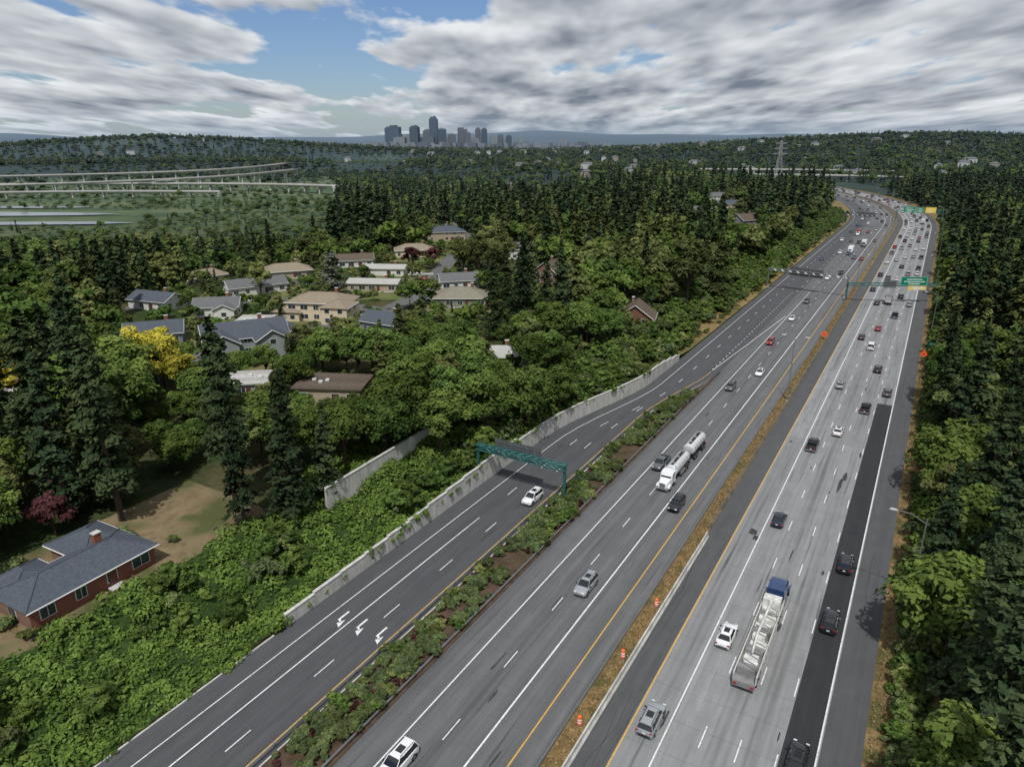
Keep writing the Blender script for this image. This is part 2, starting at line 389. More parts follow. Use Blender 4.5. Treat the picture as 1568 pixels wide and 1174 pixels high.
def guardrail(s0,s1,t,name='guardrail'):
    e=empty(name); ss=np.arange(s0,s1,4.)
    a=sweep('rail',[(-.04,.45),(.03,.52),(-.03,.6),(.03,.68),(-.04,.75),(-.07,.75),(-.07,.45)],ss,t,0,STEEL); a.parent=e
    mb=MB()
    for s in ss:
        if s>420: break
        x,y=P(s,t-.12); mb.box((float(x),float(y),.36),(.12,.12,.76),STEEL,rz=heading(s))
    o=mkobj('posts',mb.mesh('posts')); o.parent=e
guardrail(-40,1600,-24.55); guardrail(100,1600,-22.75); guardrail(-40,176,-42.5); guardrail(20,130,-48.65)
# ---------- gantries ----------
def pz(s,t): x,y=P(s,t); return float(x),float(y)
def gantry(name,a,b,h,signs,col=None):
    col=col or TEAL
    ax,ay=pz(*a);bx,by=pz(*b); L=math.hypot(bx-ax,by-ay); rz=math.atan2(by-ay,bx-ax)
    e=empty(name,(ax,ay,0),rz)
    mb=MB()
    for x in (0,L):
        mb.box((x,0,h/2),(.42,.42,h),col); mb.box((x,0,.15),(.9,.9,.3),BARR)
    mkobj('posts',mb.mesh('posts'),parent=e)
    mb=MB()
    for yy in (-.45,.45):
        mb.box((L/2,yy,h-.1),(L+.4,.2,.22),col); mb.box((L/2,yy,h-1.0),(L+.4,.2,.2),col)
    n=int(L/1.5)
    for i in range(n):
        x0=i*L/n;x1=(i+1)*L/n
        for yy in (-.45,.45): mb.bar((x0,yy,h-.1 if i%2 else h-1),(x1,yy,h-1 if i%2 else h-.1),.06,col)
        mb.bar((x0,-.45,h-.1),(x1,.45,h-.1),.05,col)
    mkobj('truss_beam',mb.mesh('truss'),parent=e)
    for k,(x0,x1,z0,z1,yy,mat,bord) in enumerate(signs):
        mb=MB(); mb.box(((x0+x1)/2,yy,(z0+z1)/2),(x1-x0,.1,z1-z0),mat)
        if bord:
            g=simple('sign_white',(.75,.76,.75),.5)
            for zz in (z0+.12,z1-.12): mb.box(((x0+x1)/2,yy-.06,zz),(x1-x0-.2,.02,.07),g)
            for xx in (x0+.12,x1-.12): mb.box((xx,yy-.06,(z0+z1)/2),(.07,.02,z1-z0-.35),g)
            for r,ww in ((.7,.55),(.45,.75),(.22,.4)):
                zc=z0+(z1-z0)*r; x=x0+(x1-x0)*(1-ww)/2
                while x<x0+(x1-x0)*(1+ww)/2:
                    l=random.uniform(.25,.4); mb.box((x+l/2,yy-.06,zc),(l,.02,.4),g); x+=l+.13
        else:
            for xx in np.arange(x0+.5,x1,1.5): mb.box((xx,yy-.1,(z0+z1)/2),(.1,.1,z1-z0-.1),STEEL)
            for zz in (z0+.5,z1-.5): mb.box(((x0+x1)/2,yy-.09,zz),(x1-x0-.1,.08,.1),STEEL)
            mb.box(((x0+x1)/2,yy-.5,z0-.15),(x1-x0,.8,.08),DGREY)
        mkobj('sign_panel_%d'%(k+1),mb.mesh('sign'),parent=e)
GREEN=simple('sign_green',(.0,.2,.11),.45,var=.05); YEL=simple('sign_yellow',(.8,.55,.03),.5,var=.05); ORG=simple('sign_orange',(.95,.13,.02),.5,var=.05)
gantry('overhead_sign_gantry',(96.9,-63.6),(96.8,-46.4),6.9,[(3.0,12.2,6.0,8.3,.9,DGREY,False)])
gantry('overhead_sign_gantry',(304.5,-55.6),(298.5,-25.2),8.2,[(8,16,6.2,9.4,.9,DGREY,False),(16.4,21.5,6.2,9.2,.9,DGREY,False)],STEEL)
gantry('overhead_sign_gantry',(290,-24.2),(305,6.0),7.4,[(18.5,28,6.6,10.0,-.8,GREEN,True),(21.5,28,5.0,6.5,-.8,YEL,True),(12.5,17,6,8.4,-.8,DGREY,False)])
gantry('overhead_sign_gantry',(610,-24.2),(618,6.0),8.4,[(4,12,7,11,-.8,GREEN,True),(13,18,6.4,10.5,-.8,GREEN,True),(19,26,6.6,10.6,-.8,YEL,True)])
gantry('overhead_sign_gantry',(560,-56),(556,-25.2),8.4,[(8,20,7,10,.9,DGREY,False)],STEEL)
def lamp(s,t,h,arms,name='street_lamp'):
    x,y=pz(s,t); e=empty(name,(x,y,0),heading(s)-math.pi/2)
    mb=MB(); mb.bar((0,0,0),(0,0,h),(.14,.07),STEEL,8); mb.box((0,0,.2),(.5,.5,.4),BARR); mkobj('pole',mb.mesh('pole',40),parent=e)
    for k,(sg,l) in enumerate(arms):
        mb=MB(); mb.bar((0,0,h-.7),(sg*l*.5,0,h+.2),.05,STEEL,6); mb.bar((sg*l*.5,0,h+.2),(sg*l,0,h+.35),.05,STEEL,6)
        mb.box((sg*(l+.35),0,h+.35),(.9,.32,.16),simple('lamp_head',(.5,.5,.5),.5),top=(.7,.7)); mkobj('arm_%d'%(k+1),mb.mesh('arm',40),parent=e)
lamp(166.6,-23.0,15.5,[(-1,2.2),(1,2.2)]); lamp(92,5.2,14,[(-1,3.4)])
for s in (318,395,470,545,620,700,780): lamp(s,-23.4,14,[(-1,2.4),(1,2.4)])
for s in (252,335,420,500,590): lamp(s,4.6,13,[(-1,3)])
def diamond(s,t,name='road_work_sign'):
    x,y=pz(s,t); e=empty(name,(x,y,0),heading(s)-math.pi/2)
    mb=MB(); mb.box((0,.06,.9),(.08,.08,1.8),STEEL); mb.box((0,.06,.06),(1.4,.1,.08),STEEL); mb.box((0,.06,.06),(.1,1.4,.08),STEEL); mkobj('stand',mb.mesh('stand'),parent=e)
    mb=MB(); mb.add([(0,-.02,.75),(1.05,-.02,1.8),(0,-.02,2.85),(-1.05,-.02,1.8),(0,.02,.75),(1.05,.02,1.8),(0,.02,2.85),(-1.05,.02,1.8)],[(0,1,2,3),(7,6,5,4),(0,4,5,1),(1,5,6,2),(2,6,7,3),(3,7,4,0)],ORG)
    mb.box((0,-.04,1.95),(.8,.02,.12),DGREY); mb.box((0,-.04,1.65),(.6,.02,.12),DGREY); mkobj('sign_face',mb.mesh('face'),parent=e)
diamond(220,3.4);diamond(228.6,-23.4)
x,y=pz(226,5.6); e=empty('green_guide_sign',(x,y,0),heading(226)-math.pi/2); mb=MB(); mb.box((-1,.1,1.6),(.15,.15,3.2),STEEL); mb.box((1,.1,1.6),(.15,.15,3.2),STEEL); mkobj('posts',mb.mesh('p'),parent=e); mb=MB(); mb.box((0,0,3.2),(3.6,.08,1.6),GREEN); mb.box((0,-.06,3.4),(2.6,.02,.3),simple('sign_white',(.7,.7,.7))); mkobj('panel',mb.mesh('p'),parent=e)
mb=MB(); OR2=simple('barrel_orange',(.85,.14,.03),.5,var=.1); WH=simple('reflective_white',(.8,.8,.8),.4,var=.05)
zz=0
for h,m in ((.22,OR2),(.14,WH),(.16,OR2),(.14,WH),(.26,OR2)):
    mb.bar((0,0,.08+zz),(0,0,.08+zz+h),(.29-zz*.09,.29-(zz+h)*.09),m,14); zz+=h
mb.bar((0,0,0),(0,0,.08),.42,DGREY,14); mb.bar((-.12,0,.98),(.12,0,1.05),.04,OR2)
brl=mb.mesh('barrel',40)
for s,t in ((54.2,-23.5),(66,-23.4),(77.4,-23.3)): x,y=pz(s,t); mkobj('traffic_barrel',brl,(x,y,.15))
# ---------- vehicles ----------
GLASS=simple('car_glass',(.012,.015,.018),.08,0,var=.05,spec=.8); TYRE=simple('tyre_rubber',(.018,.018,.018),.9,var=.1); RIM=simple('alloy_rim',(.35,.35,.36),.3,.8,var=.1)
RED=simple('tail_light_red',(.4,.01,.01),.3,var=.05); HL=simple('headlight_lens',(.7,.72,.75),.15,var=.05); TRIM=simple('black_trim',(.02,.02,.021),.6,var=.1); CHR=simple('chrome',(.6,.6,.62),.2,.9,var=.05)
PC={'white':(.76,.77,.78),'silver':(.36,.38,.4),'grey':(.12,.13,.14),'black':(.012,.013,.015),'navy':(.012,.022,.045),'red':(.3,.015,.015),'blue':(.015,.045,.13),'tan':(.3,.26,.2)}
def paint(c): return simple('car_paint_'+c,PC[c],.28,.25 if c in('silver','grey','navy') else 0,var=.06,spec=.6,coat=.6)
def ring(x,w,zb,zt):
    h=[(w*.8,zb),(w*.98,zb+.1),(w,zb+(zt-zb)*.55),(w*.96,zt-.09),(w*.84,zt-.01)]
    return [(x,a,b) for a,b in h]+[(x,-a,b) for a,b in reversed(h)]
def wheels(mb,xs,y,r,w=.24):
    for x in xs:
        for sg in (-1,1):
            mb.cylY((x,sg*(y-w/2+.02),r),r,w,TYRE,16); mb.cylY((x,sg*(y+.025),r),r*.6,.03,RIM,10)
            mb.cylY((x,sg*(y-.06),r+.04),r*1.18,.13,TRIM,16)
def cabin(mb,xb0,xb1,xr0,xr1,wb,wr,zb,zr,pm,bp=None,roofrail=False,sun=False):
    vs=[(xb0,-wb,zb),(xb1,-wb*.93,zb),(xb1,wb*.93,zb),(xb0,wb,zb),(xr0,-wr,zr),(xr1,-wr,zr),(xr1,wr,zr),(xr0,wr,zr)]
    mb.add(vs,[(4,5,6,7),(0,1,5,4),(1,2,6,5),(2,3,7,6),(3,0,4,7)],GLASS)
    rs=[]
    for k,x in enumerate(np.linspace(xr0-.06,xr1+.06,5)):
        cz=.05*math.sin(math.pi*(k+.6)/5.2); w=wr+.03-(0.05 if k in(0,4) else 0)
        rs.append([(x,-w,zr-.03),(x,-w*.9,zr+.02+cz*.6),(x,0,zr+.03+cz),(x,w*.9,zr+.02+cz*.6),(x,w,zr-.03)])
    mb.loft(rs,pm)
    for a,b in ((0,4),(1,5),(2,6),(3,7)):
        mb.bar(vs[a],vs[b],.05,pm)
    for f in (bp or (.45,)):
        for sg in (-1,1):
            x0=xb0+(xb1-xb0)*f; x1=xr0+(xr1-xr0)*f; mb.bar((x0,sg*wb*.98,zb),(x1,sg*wr,zr),.045,TRIM)
    if roofrail:
        for sg in (-1,1): mb.bar((xr0+.1,sg*wr*.85,zr+.12),(xr1-.2,sg*wr*.85,zr+.12),.03,TRIM)
    if sun: mb.box(((xr0+xr1)/2+.2,0,zr+.085),(.9,wr*1.1,.02),GLASS)
CARS={}
def carmesh(kind,col):
    if (kind,col) in CARS: return CARS[kind,col]
    mb=MB(); pm=paint(col)
    if kind=='sedan':
        st=[(-2.38,.72,.38,.84),(-2.25,.85,.26,1.0),(-1.7,.9,.2,1.06),(-.9,.92,.19,1.02),(.95,.92,.19,.99),(1.6,.9,.2,.92),(2.1,.86,.24,.82),(2.32,.76,.32,.7),(2.4,.6,.38,.6)]
        mb.loft([ring(*a) for a in st],pm); cabin(mb,-1.85,1.1,-1.1,.3,.83,.6,.98,1.42,pm,(.3,.55),sun=True); wheels(mb,(-1.4,1.42),.9,.33); zl,lx,zf=.85,2.36,.66
    elif kind=='suv':
        st=[(-2.38,.78,.4,1.05),(-2.3,.88,.3,1.14),(-1.7,.95,.25,1.17),(0,.96,.24,1.13),(1.1,.95,.24,1.12),(1.75,.93,.25,1.06),(2.2,.88,.3,.95),(2.4,.76,.38,.8)]
        mb.loft([ring(*a) for a in st],pm); cabin(mb,-2.3,1.2,-2.0,.42,.87,.68,1.11,1.68,pm,(.25,.5),roofrail=True,sun=True); wheels(mb,(-1.42,1.45),.94,.38); zl,lx,zf=.98,2.37,.82
    elif kind=='van':
        st=[(-2.5,.86,.35,1.15),(-2.4,.95,.28,1.2),(0,.98,.24,1.2),(1.3,.97,.24,1.15),(2.0,.93,.26,1.0),(2.45,.8,.36,.8)]
        mb.loft([ring(*a) for a in st],pm); cabin(mb,-2.42,1.7,-2.3,.75,.9,.78,1.15,1.95,pm,(.25,.5,.7)); wheels(mb,(-1.5,1.5),.96,.36); zl,lx,zf=1.05,2.47,.8
    elif kind=='pickup':
        st=[(-.75,.98,.4,1.2),(0,.99,.36,1.2),(1.2,.98,.36,1.2),(1.9,.96,.38,1.15),(2.6,.92,.4,1.05),(2.85,.84,.45,.9)]
        mb.loft([ring(*a) for a in st],pm); cabin(mb,-.72,1.45,-.55,.75,.88,.7,1.18,1.78,pm,(.5,))
        mb.box((-1.8,0,.62),(2.1,1.7,.1),TRIM)
        for sg in (-1,1): mb.box((-1.8,sg*.93,.82),(2.1,.12,.75),pm)
        mb.box((-2.82,0,.82),(.1,1.97,.75),pm); mb.box((-2.95,0,.5),(.16,1.9,.2),CHR); wheels(mb,(-1.85,1.8),.97,.41); zl,lx,zf=.98,2.85,.9
    for sg in (-1,1):
        rear=-lx if kind!='pickup' else -2.86
        mb.box((rear+.02,sg*.7,zl),(.12,.26,.14 if kind!='van' else .4),RED); mb.box((lx-.03,sg*.6,zf),(.16,.32,.13),HL)
        xm=1.0 if kind!='van' else 1.5
        mb.box((xm-.15,sg*1.0,1.02+(.1 if kind!='sedan' else 0)),(.12,.22,.14),TRIM)
    mb.box((lx+.0,0,.46),(.06,1.1,.2),TRIM); mb.box((rear-.01,0,.5),(.06,1.3,.16),TRIM); mb.box((rear-.035,0,.78),(.02,.34,.15),HL)
    me=mb.mesh(kind+'_'+col,38); CARS[kind,col]=me; return me
NAME={'sedan':'sedan_car','suv':'suv_car','van':'minivan','pickup':'pickup_truck'}
def car(kind,col,s,t,north):
    x,y=pz(s,t); h=heading(s)+(0 if north else math.pi); mkobj(NAME[kind],carmesh(kind,col),(x,y,.014),h+random.uniform(-.012,.012))
for a in [('suv','white',94.5,-51.2,0),('suv','white',40.5,-36.6,0),('suv','silver',76.3,-32.9,0),('suv','black',104.6,-29.4,0),('pickup','grey',118.5,-36.9,0),('suv','grey',168.8,-36.6,0),('sedan','white',184.2,-32.9,0),('suv','red',215.9,-36.6,0),('sedan','white',250.3,-36.4,0),('suv','grey',281,-36.6,0),('sedan','white',336,-36.6,0),('suv','black',352,-33,0),
 ('suv','silver',58.2,-17.1,1),('sedan','white',75.6,-13.7,1),('sedan','black',60.5,-3.0,1),('suv','black',84.8,-3.1,1),('suv','black',99.7,-3.0,1),('sedan','navy',108.1,-13.7,1),('pickup','black',141.9,-13.7,1),('sedan','white',151.9,-10.2,1),('pickup','black',169.4,-6.6,1),('suv','grey',183.4,-3.1,1),('sedan','silver',183.9,-13.6,1),('suv','black',202.5,-6.6,1),('van','white',225,-10.1,1),('sedan','black',236,-13.6,1),('pickup','navy',272,-6.6,1),('sedan','red',250,-10.1,1),('suv','silver',294,-3.1,1),('sedan','black',291.5,-13.6,1),('suv','black',308,-6.6,1),('suv','navy',318,-17.1,1)]:
    car(*a)
far_cols=['black','grey','white','silver','navy','black','white','red','blue','grey']
for t in (-17.1,-13.6,-10.1,-6.6,-3.1):
    s=335+random.uniform(0,30)
    while s<1350: car(random.choice(['sedan','suv','suv','van','pickup']),random.choice(far_cols),s,t,1); s+=random.uniform(16,62)
for t in (-29.2,-32.9,-36.6,-41,-46.5):
    s=385+random.uniform(0,40)
    while s<1350: car(random.choice(['sedan','suv','suv','van']),random.choice(far_cols),s,t,0); s+=random.uniform(30,110)
def cab(mb,x0,col,h=2.9):
    pm=paint(col)
    mb.loft([[(x0+a,-w,zb),(x0+a,w,zb),(x0+a,w,zt-.15),(x0+a,w*.85,zt),(x0+a,-w*.85,zt),(x0+a,-w,zt-.15)] for a,w,zb,zt in ((0,1.1,.9,h),(1.2,1.1,.9,h+.05),(1.7,1.08,.8,h-.1),(2.15,1.0,.75,2.0),(3.0,.85,.7,1.85),(3.7,.75,.7,1.7),(3.85,.7,.75,1.5))],pm)
    mb.add([(x0+1.76,-.95,h-.3),(x0+1.76,.95,h-.3),(x0+2.18,.9,2.02),(x0+2.18,-.9,2.02)],[(3,2,1,0)],GLASS)
    for sg in (-1,1):
        mb.box((x0+1.15,sg*1.11,2.35),(.8,.03,.6),GLASS); mb.box((x0+3.0,sg*1.02,.95),(1.3,.42,.35),pm,top=(.7,.9)); mb.box((x0+3.82,sg*.8,1.05),(.12,.3,.2),HL)
        mb.bar((x0-.1,sg*.95,.9),(x0-.1,sg*.95,h+.6),.08,CHR,8); mb.box((x0+1.9,sg*1.35,2.2),(.1,.2,.5),CHR); mb.bar((x0-.2,sg*1.0,.75),(x0+1.0,sg*1.0,.75),.3,CHR,12)
    mb.box((x0+3.9,0,1.25),(.06,1.0,.8),CHR); mb.box((x0+3.98,0,.65),(.2,2.3,.3),CHR)
def tank(mb,x0,x1,r,z,m,n=20):
    xs=[x0-.35,x0-.22,x0,x1,x1+.22,x1+.35]; rr=[.45,.85,1,1,.85,.45]
    k=[]
    for x,q in zip(xs,rr): k.append([(x,r*q*1.05*math.cos(2*math.pi*i/n),z+r*q*.92*math.sin(2*math.pi*i/n)) for i in range(n)])
    mb.loft(k,m)
    for x in np.arange(x0+.5,x1,1.3): mb.loft([[(x+d,(r+.03)*1.05*math.cos(2*math.pi*i/n),z+(r+.03)*.92*math.sin(2*math.pi*i/n)) for i in range(n)] for d in (-.04,.04)],CHR)
    mb.box(((x0+x1)/2,0,z+r*.92+.05),(x1-x0-.6,.55,.06),TRIM)
    for x in (x0+1,(x0+x1)/2,x1-1): mb.bar((x,0,z+r*.9),(x,0,z+r*.92+.28),.28,CHR,12)
TANKM=simple('polished_tank',(.75,.76,.77),.25,.45,var=.08,scale=.5)
mb=MB(); cab(mb,5.0,'white'); mb.box((1.2,0,.85),(10,.9,.28),TRIM); tank(mb,-3.1,4.4,1.12,2.2,TANKM)
for x in (7.9,-1.2,-2.5): wheels(mb,(x,),1.18,.5,.35)
mb.box((.8,1.05,.9),(2.2,.35,.5),CHR);mb.box((.8,-1.05,.9),(2.2,.35,.5),CHR);mb.box((-3.7,0,.8),(.2,2.3,.3),TRIM)
mb.bar((-3.8,0,.8),(-6.2,0,.8),.08,TRIM); mb.box((-9.8,0,.9),(8.6,.9,.26),TRIM); tank(mb,-13.6,-6.2,1.12,2.2,TANKM)
for x in (-7.0,-8.2,-12.0,-13.2): wheels(mb,(x,),1.18,.5,.35)
for sg in (-1,1): mb.box((-14.1,sg*.9,1.0),(.1,.3,.2),RED)
mb.box((-14.05,0,.75),(.15,2.3,.3),TRIM)
x,y=pz(117.5,-33.3); mkobj('tanker_truck',mb.mesh('tanker_truck',35),(x,y,.014),heading(117)+math.pi)
mb=MB(); cab(mb,7.0,'blue',3.1); cb=simple('truck_bed_white',(.6,.6,.57),.6,var=.3,scale=1.5); gl=simple('truck_bed_grey',(.22,.22,.22),.6,var=.3)
mb.box((6.2,0,2.0),(1.6,2.3,2.4),paint('blue'),top=(.92,.92))
mb.box((-1,0,.85),(17,.9,.3),TRIM); mb.box((-2.9,0,1.18),(16.4,2.45,.16),gl)
for x in (10.0,4.6,3.3,-8.2,-9.5): wheels(mb,(x,),1.2,.5,.35)
for sg in (-1,1):
    mb.box((-2.9,sg*1.2,1.6),(16.4,.06,.7),cb)
    for x in np.arange(-10.8,5.2,1.4): mb.box((x,sg*1.25,1.65),(.12,.08,.95),cb)
    mb.bar((-11,sg*1.2,2.25),(5.2,sg*1.2,2.25),.05,cb)
for i,x in enumerate(np.arange(-9.6,4.6,1.25)):
    h=random.uniform(.5,1.1); mb.box((x,random.uniform(-.15,.15),1.27+h/2),(1.1,random.uniform(1.5,2.1),h),cb if i%3 else gl,top=(.92,.94))
    mb.bar((x-.4,-1,1.4+h),(x+.4,1,1.4+h),.05,gl)
mb.box((3.6,0,2.2),(1.5,2.2,1.9),cb,top=(.9,.95)); mb.bar((3,0,3.0),(-4,.2,2.9),.16,cb,6); mb.bar((-4,.2,2.9),(-7,.1,2.2),.12,cb,6)
mb.box((-11.2,0,1.0),(.2,2.4,.7),gl)
for sg in (-1,1): mb.box((-11.35,sg*.95,1.0),(.06,.35,.2),RED)
x,y=pz(78.8,-9.9); mkobj('flatbed_truck',mb.mesh('flatbed_truck',35),(x,y,.014),heading(78))
def boxtruck(col,cc,s,t,north,L=6):
    mb=MB(); pm=paint(cc); bm=paint(col)
    mb.box((-1.2,0,2.15),(L,2.4,2.5),bm); mb.box((-1.2,0,.8),(L+.4,1.6,.25),TRIM); f=L/2-1.1
    mb.loft([[(f+a,-w,.6),(f+a,w,.6),(f+a,w,zt-.1),(f+a,w*.85,zt),(f+a,-w*.85,zt),(f+a,-w,zt-.1)] for a,w,zt in ((0,1.05,2.5),(.9,1.05,2.5),(1.5,1.0,1.6),(2.2,.9,1.3),(2.35,.8,1.1))],pm)
    mb.add([(f+.97,-.85,2.4),(f+.97,.85,2.4),(f+1.52,.85,1.65),(f+1.52,-.85,1.65)],[(3,2,1,0)],GLASS)
    for sg in (-1,1): mb.box((f+.6,sg*1.06,1.95),(.7,.03,.5),GLASS); mb.box((-1.2-L/2-.02,sg*.9,1.05),(.06,.3,.2),RED)
    mb.box((-1.2-L/2-.02,0,2.1),(.04,2.1,2.2),simple('roll_door',(.4,.4,.4),.5))
    wheels(mb,(-L/2+.2,f+1.3),1.08,.45,.3)
    x,y=pz(s,t); mkobj('box_truck',mb.mesh('box_truck',35),(x,y,.014),heading(s)+(0 if north else math.pi))
boxtruck('black','black',296,-10.1,1); boxtruck('white','white',424,-36.6,0,8); boxtruck('red','white',508,-41,0,8); boxtruck('white','red',600,-6.6,1,7); boxtruck('white','grey',455,-32.9,0,6)
# ---------- trees ----------
def leafmesh(name,pts,nrm,size,tint_shade,wood,mats):
    n=len(pts); r=RNG
    nrm=nrm/np.maximum(np.linalg.norm(nrm,axis=1,keepdims=True),1e-6)
    a=r.normal(size=(n,3)); t1=np.cross(nrm,a); t1/=np.maximum(np.linalg.norm(t1,axis=1,keepdims=True),1e-6); t2=np.cross(nrm,t1)
    sz=(size*r.uniform(.6,1.35,n))[:,None]; el=r.uniform(.45,.8,n)[:,None]
    q=np.stack([pts-t1*sz,pts-t2*sz*el,pts+t1*sz,pts+t2*sz*el],1).reshape(-1,3)
    V=wood.v+q.tolist(); b=len(wood.v)
    f=(np.arange(n*4).reshape(-1,4)+b).tolist()
    me=bpy.data.meshes.new(name); me.from_pydata(V,[],wood.f+f)
    for m in mats: me.materials.append(m)
    me.polygons.foreach_set('material_index',[0]*len(wood.f)+[1]*n)
    at=me.attributes.new('tint_shade','FLOAT','FACE'); at.data.foreach_set('value',np.concatenate([np.zeros(len(wood.f)),np.clip(tint_shade,0,1)]).astype('f'))
    me.update(); return me
def fir(name,h,R,nb,per,leaf,mat,low=.1,power=.75,droop=.35,gap=.25,lod=False):
    r=RNG; wood=MB(); wood.bar((0,0,-.5),(0,0,h*.55),(h*.017,h*.010),BARK,7); wood.bar((0,0,h*.55),(r.normal()*.1,r.normal()*.1,h*.99),(h*.010,.03),BARK,6)
    P_,N_,T_=[],[],[]
    zs=low+(1-low)*(np.arange(nb)+r.uniform(0,1,nb))/nb
    for z in zs:
        az=r.uniform(0,6.283); prof=(1-z)**power*min(1,(z-low)/.10+.5)
        L=R*prof*r.uniform(.55,1.15)+.25
        if r.random()<gap*.5: L*=.55
        up=.35*z-.12
        d=np.array([math.cos(az),math.sin(az),0]); sd=np.array([-d[1],d[0],0])
        if not lod and L>1: wood.bar((0,0,z*h),tuple(d*L*.75+np.array([0,0,z*h+up*L*.75-droop*.35*L])),(.06,.02),BARK,3)
        n=max(4,int(per*(.25+L/R)))
        u=r.uniform(.08,1,n)**.75; wd=(.10+.24*np.sin(np.clip(u,0,1)*2.6))*L+.12
        side=r.normal(0,.55,n)*wd
        pz_=z*h+up*L*u-droop*L*u**2+r.normal(0,.12,n)*(.5+leaf)-np.abs(side)*.25
        pts=d[None]*(u*L)[:,None]+sd[None]*side[:,None]; pts[:,2]=pz_
        nr=np.tile([0,0,1.0],(n,1))+d[None]*.55+r.normal(0,.45,(n,3))
        br=r.uniform(.15,.75)
        P_.append(pts);N_.append(nr);T_.append(br*.6+.45*u-.15+r.normal(0,.12,n))  # random per branch; inner needles painted darker as crown shade
    pts=np.concatenate(P_);return leafmesh(name,pts,np.concatenate(N_),leaf,np.concatenate(T_),wood,[BARK,mat])
def broad(name,h,R,nc,per,leaf,mat,base=.25,col=.0,lod=False,multi=False):
    r=RNG; wood=MB(); wood.bar((0,0,-.5),(0,0,h*.35),(h*.022,h*.015),BARK,7); P_,N_,T_=[],[],[]
    cz=h*(base+1)/2; hz=h*(1-base)/2
    for i in range(nc):
        v=r.normal(size=3); v/=np.linalg.norm(v); rad=r.uniform(.35,.9)
        if v[2]<-.5: v[2]*=-.6
        c=np.array([v[0]*R*rad,v[1]*R*rad,cz+v[2]*hz*rad])
        cr=R*r.uniform(.22,.42)*(1-.25*max(v[2],0))
        if not lod and i%2==0: wood.bar((0,0,h*r.uniform(.2,.35)),tuple(c),(h*.008,.03),BARK,4)
        w=r.normal(size=(per,3)); w/=np.linalg.norm(w,axis=1,keepdims=True); w[:,2]=np.where(w[:,2]<-.35,-w[:,2],w[:,2])
        rr=cr*r.uniform(.55,1.15,per)[:,None]
        pts=c+w*rr*np.array([1,1,.78]); P_.append(pts)
        N_.append(w+np.array([0,0,.45])+r.normal(0,.4,(per,3)))
        T_.append(r.uniform(.05,.75)+.3*w[:,2]+.15*v[2]+r.normal(0,.12,per))  # random per clump; upper leaves painted lighter, undersides darker, as shading
    return leafmesh(name,np.concatenate(P_),np.concatenate(N_),leaf,np.concatenate(T_),wood,[BARK,mat])
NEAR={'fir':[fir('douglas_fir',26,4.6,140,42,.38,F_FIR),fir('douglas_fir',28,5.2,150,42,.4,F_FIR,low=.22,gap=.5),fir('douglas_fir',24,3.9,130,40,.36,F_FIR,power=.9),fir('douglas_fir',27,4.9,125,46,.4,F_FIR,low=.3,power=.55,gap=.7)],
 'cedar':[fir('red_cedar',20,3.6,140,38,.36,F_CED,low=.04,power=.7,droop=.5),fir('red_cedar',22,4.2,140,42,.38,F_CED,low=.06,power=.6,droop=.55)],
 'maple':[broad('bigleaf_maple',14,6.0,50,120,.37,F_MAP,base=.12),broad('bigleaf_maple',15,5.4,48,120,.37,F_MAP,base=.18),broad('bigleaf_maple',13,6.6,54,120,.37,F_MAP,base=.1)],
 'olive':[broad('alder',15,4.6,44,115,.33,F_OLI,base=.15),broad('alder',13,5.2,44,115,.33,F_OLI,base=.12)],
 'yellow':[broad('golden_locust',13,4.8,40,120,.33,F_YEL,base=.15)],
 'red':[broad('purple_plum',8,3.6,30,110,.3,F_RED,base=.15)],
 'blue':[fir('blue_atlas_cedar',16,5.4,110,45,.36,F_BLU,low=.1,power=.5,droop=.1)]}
LABEL={'fir':'douglas_fir_tree','cedar':'red_cedar_tree','maple':'bigleaf_maple_tree','olive':'alder_tree','yellow':'golden_locust_tree','red':'purple_plum_tree','blue':'blue_atlas_cedar_tree'}
HT={'fir':26,'cedar':21,'maple':14,'olive':14,'yellow':13,'red':8,'blue':16}
FAR=[('a_fir',fir('far_fir1',25,4.8,64,15,.85,F_FIR,lod=True)),('b_fir',fir('far_fir2',26,5.4,64,15,.9,F_FIR,low=.2,gap=.6,lod=True)),('c_fir',fir('far_fir3',24,4.5,64,14,.8,F_FIR,power=.8,lod=True)),('d_cedar',fir('far_cedar',22,4.8,64,15,.85,F_CED,low=.05,power=.55,lod=True)),
 ('e_maple',broad('far_maple1',14,6.4,24,38,.85,F_MAP,base=.1,lod=True)),('f_maple',broad('far_maple2',15,5.8,24,38,.85,F_MAP,base=.15,lod=True)),('g_alder',broad('far_alder',14,5.4,22,38,.8,F_OLI,base=.1,lod=True)),
 ('h_clump',broad('far_clump',9,7,20,38,.9,F_MAR,base=.0,lod=True)),('i_clump',broad('far_clump2',8,7,20,38,.9,F_MAR,base=.0,lod=True)),
 ('j_dense',broad('far_dense1',15,8.5,26,22,1.5,F_FIR,base=.0,lod=True)),('k_dense',broad('far_dense2',13,8.5,26,22,1.5,F_CED,base=.0,lod=True))]
def mkcoll(name,items):
    c=bpy.data.collections.new(name)
    for n,me in items:
        o=bpy.data.objects.new(n,me); c.objects.link(o)
    return c
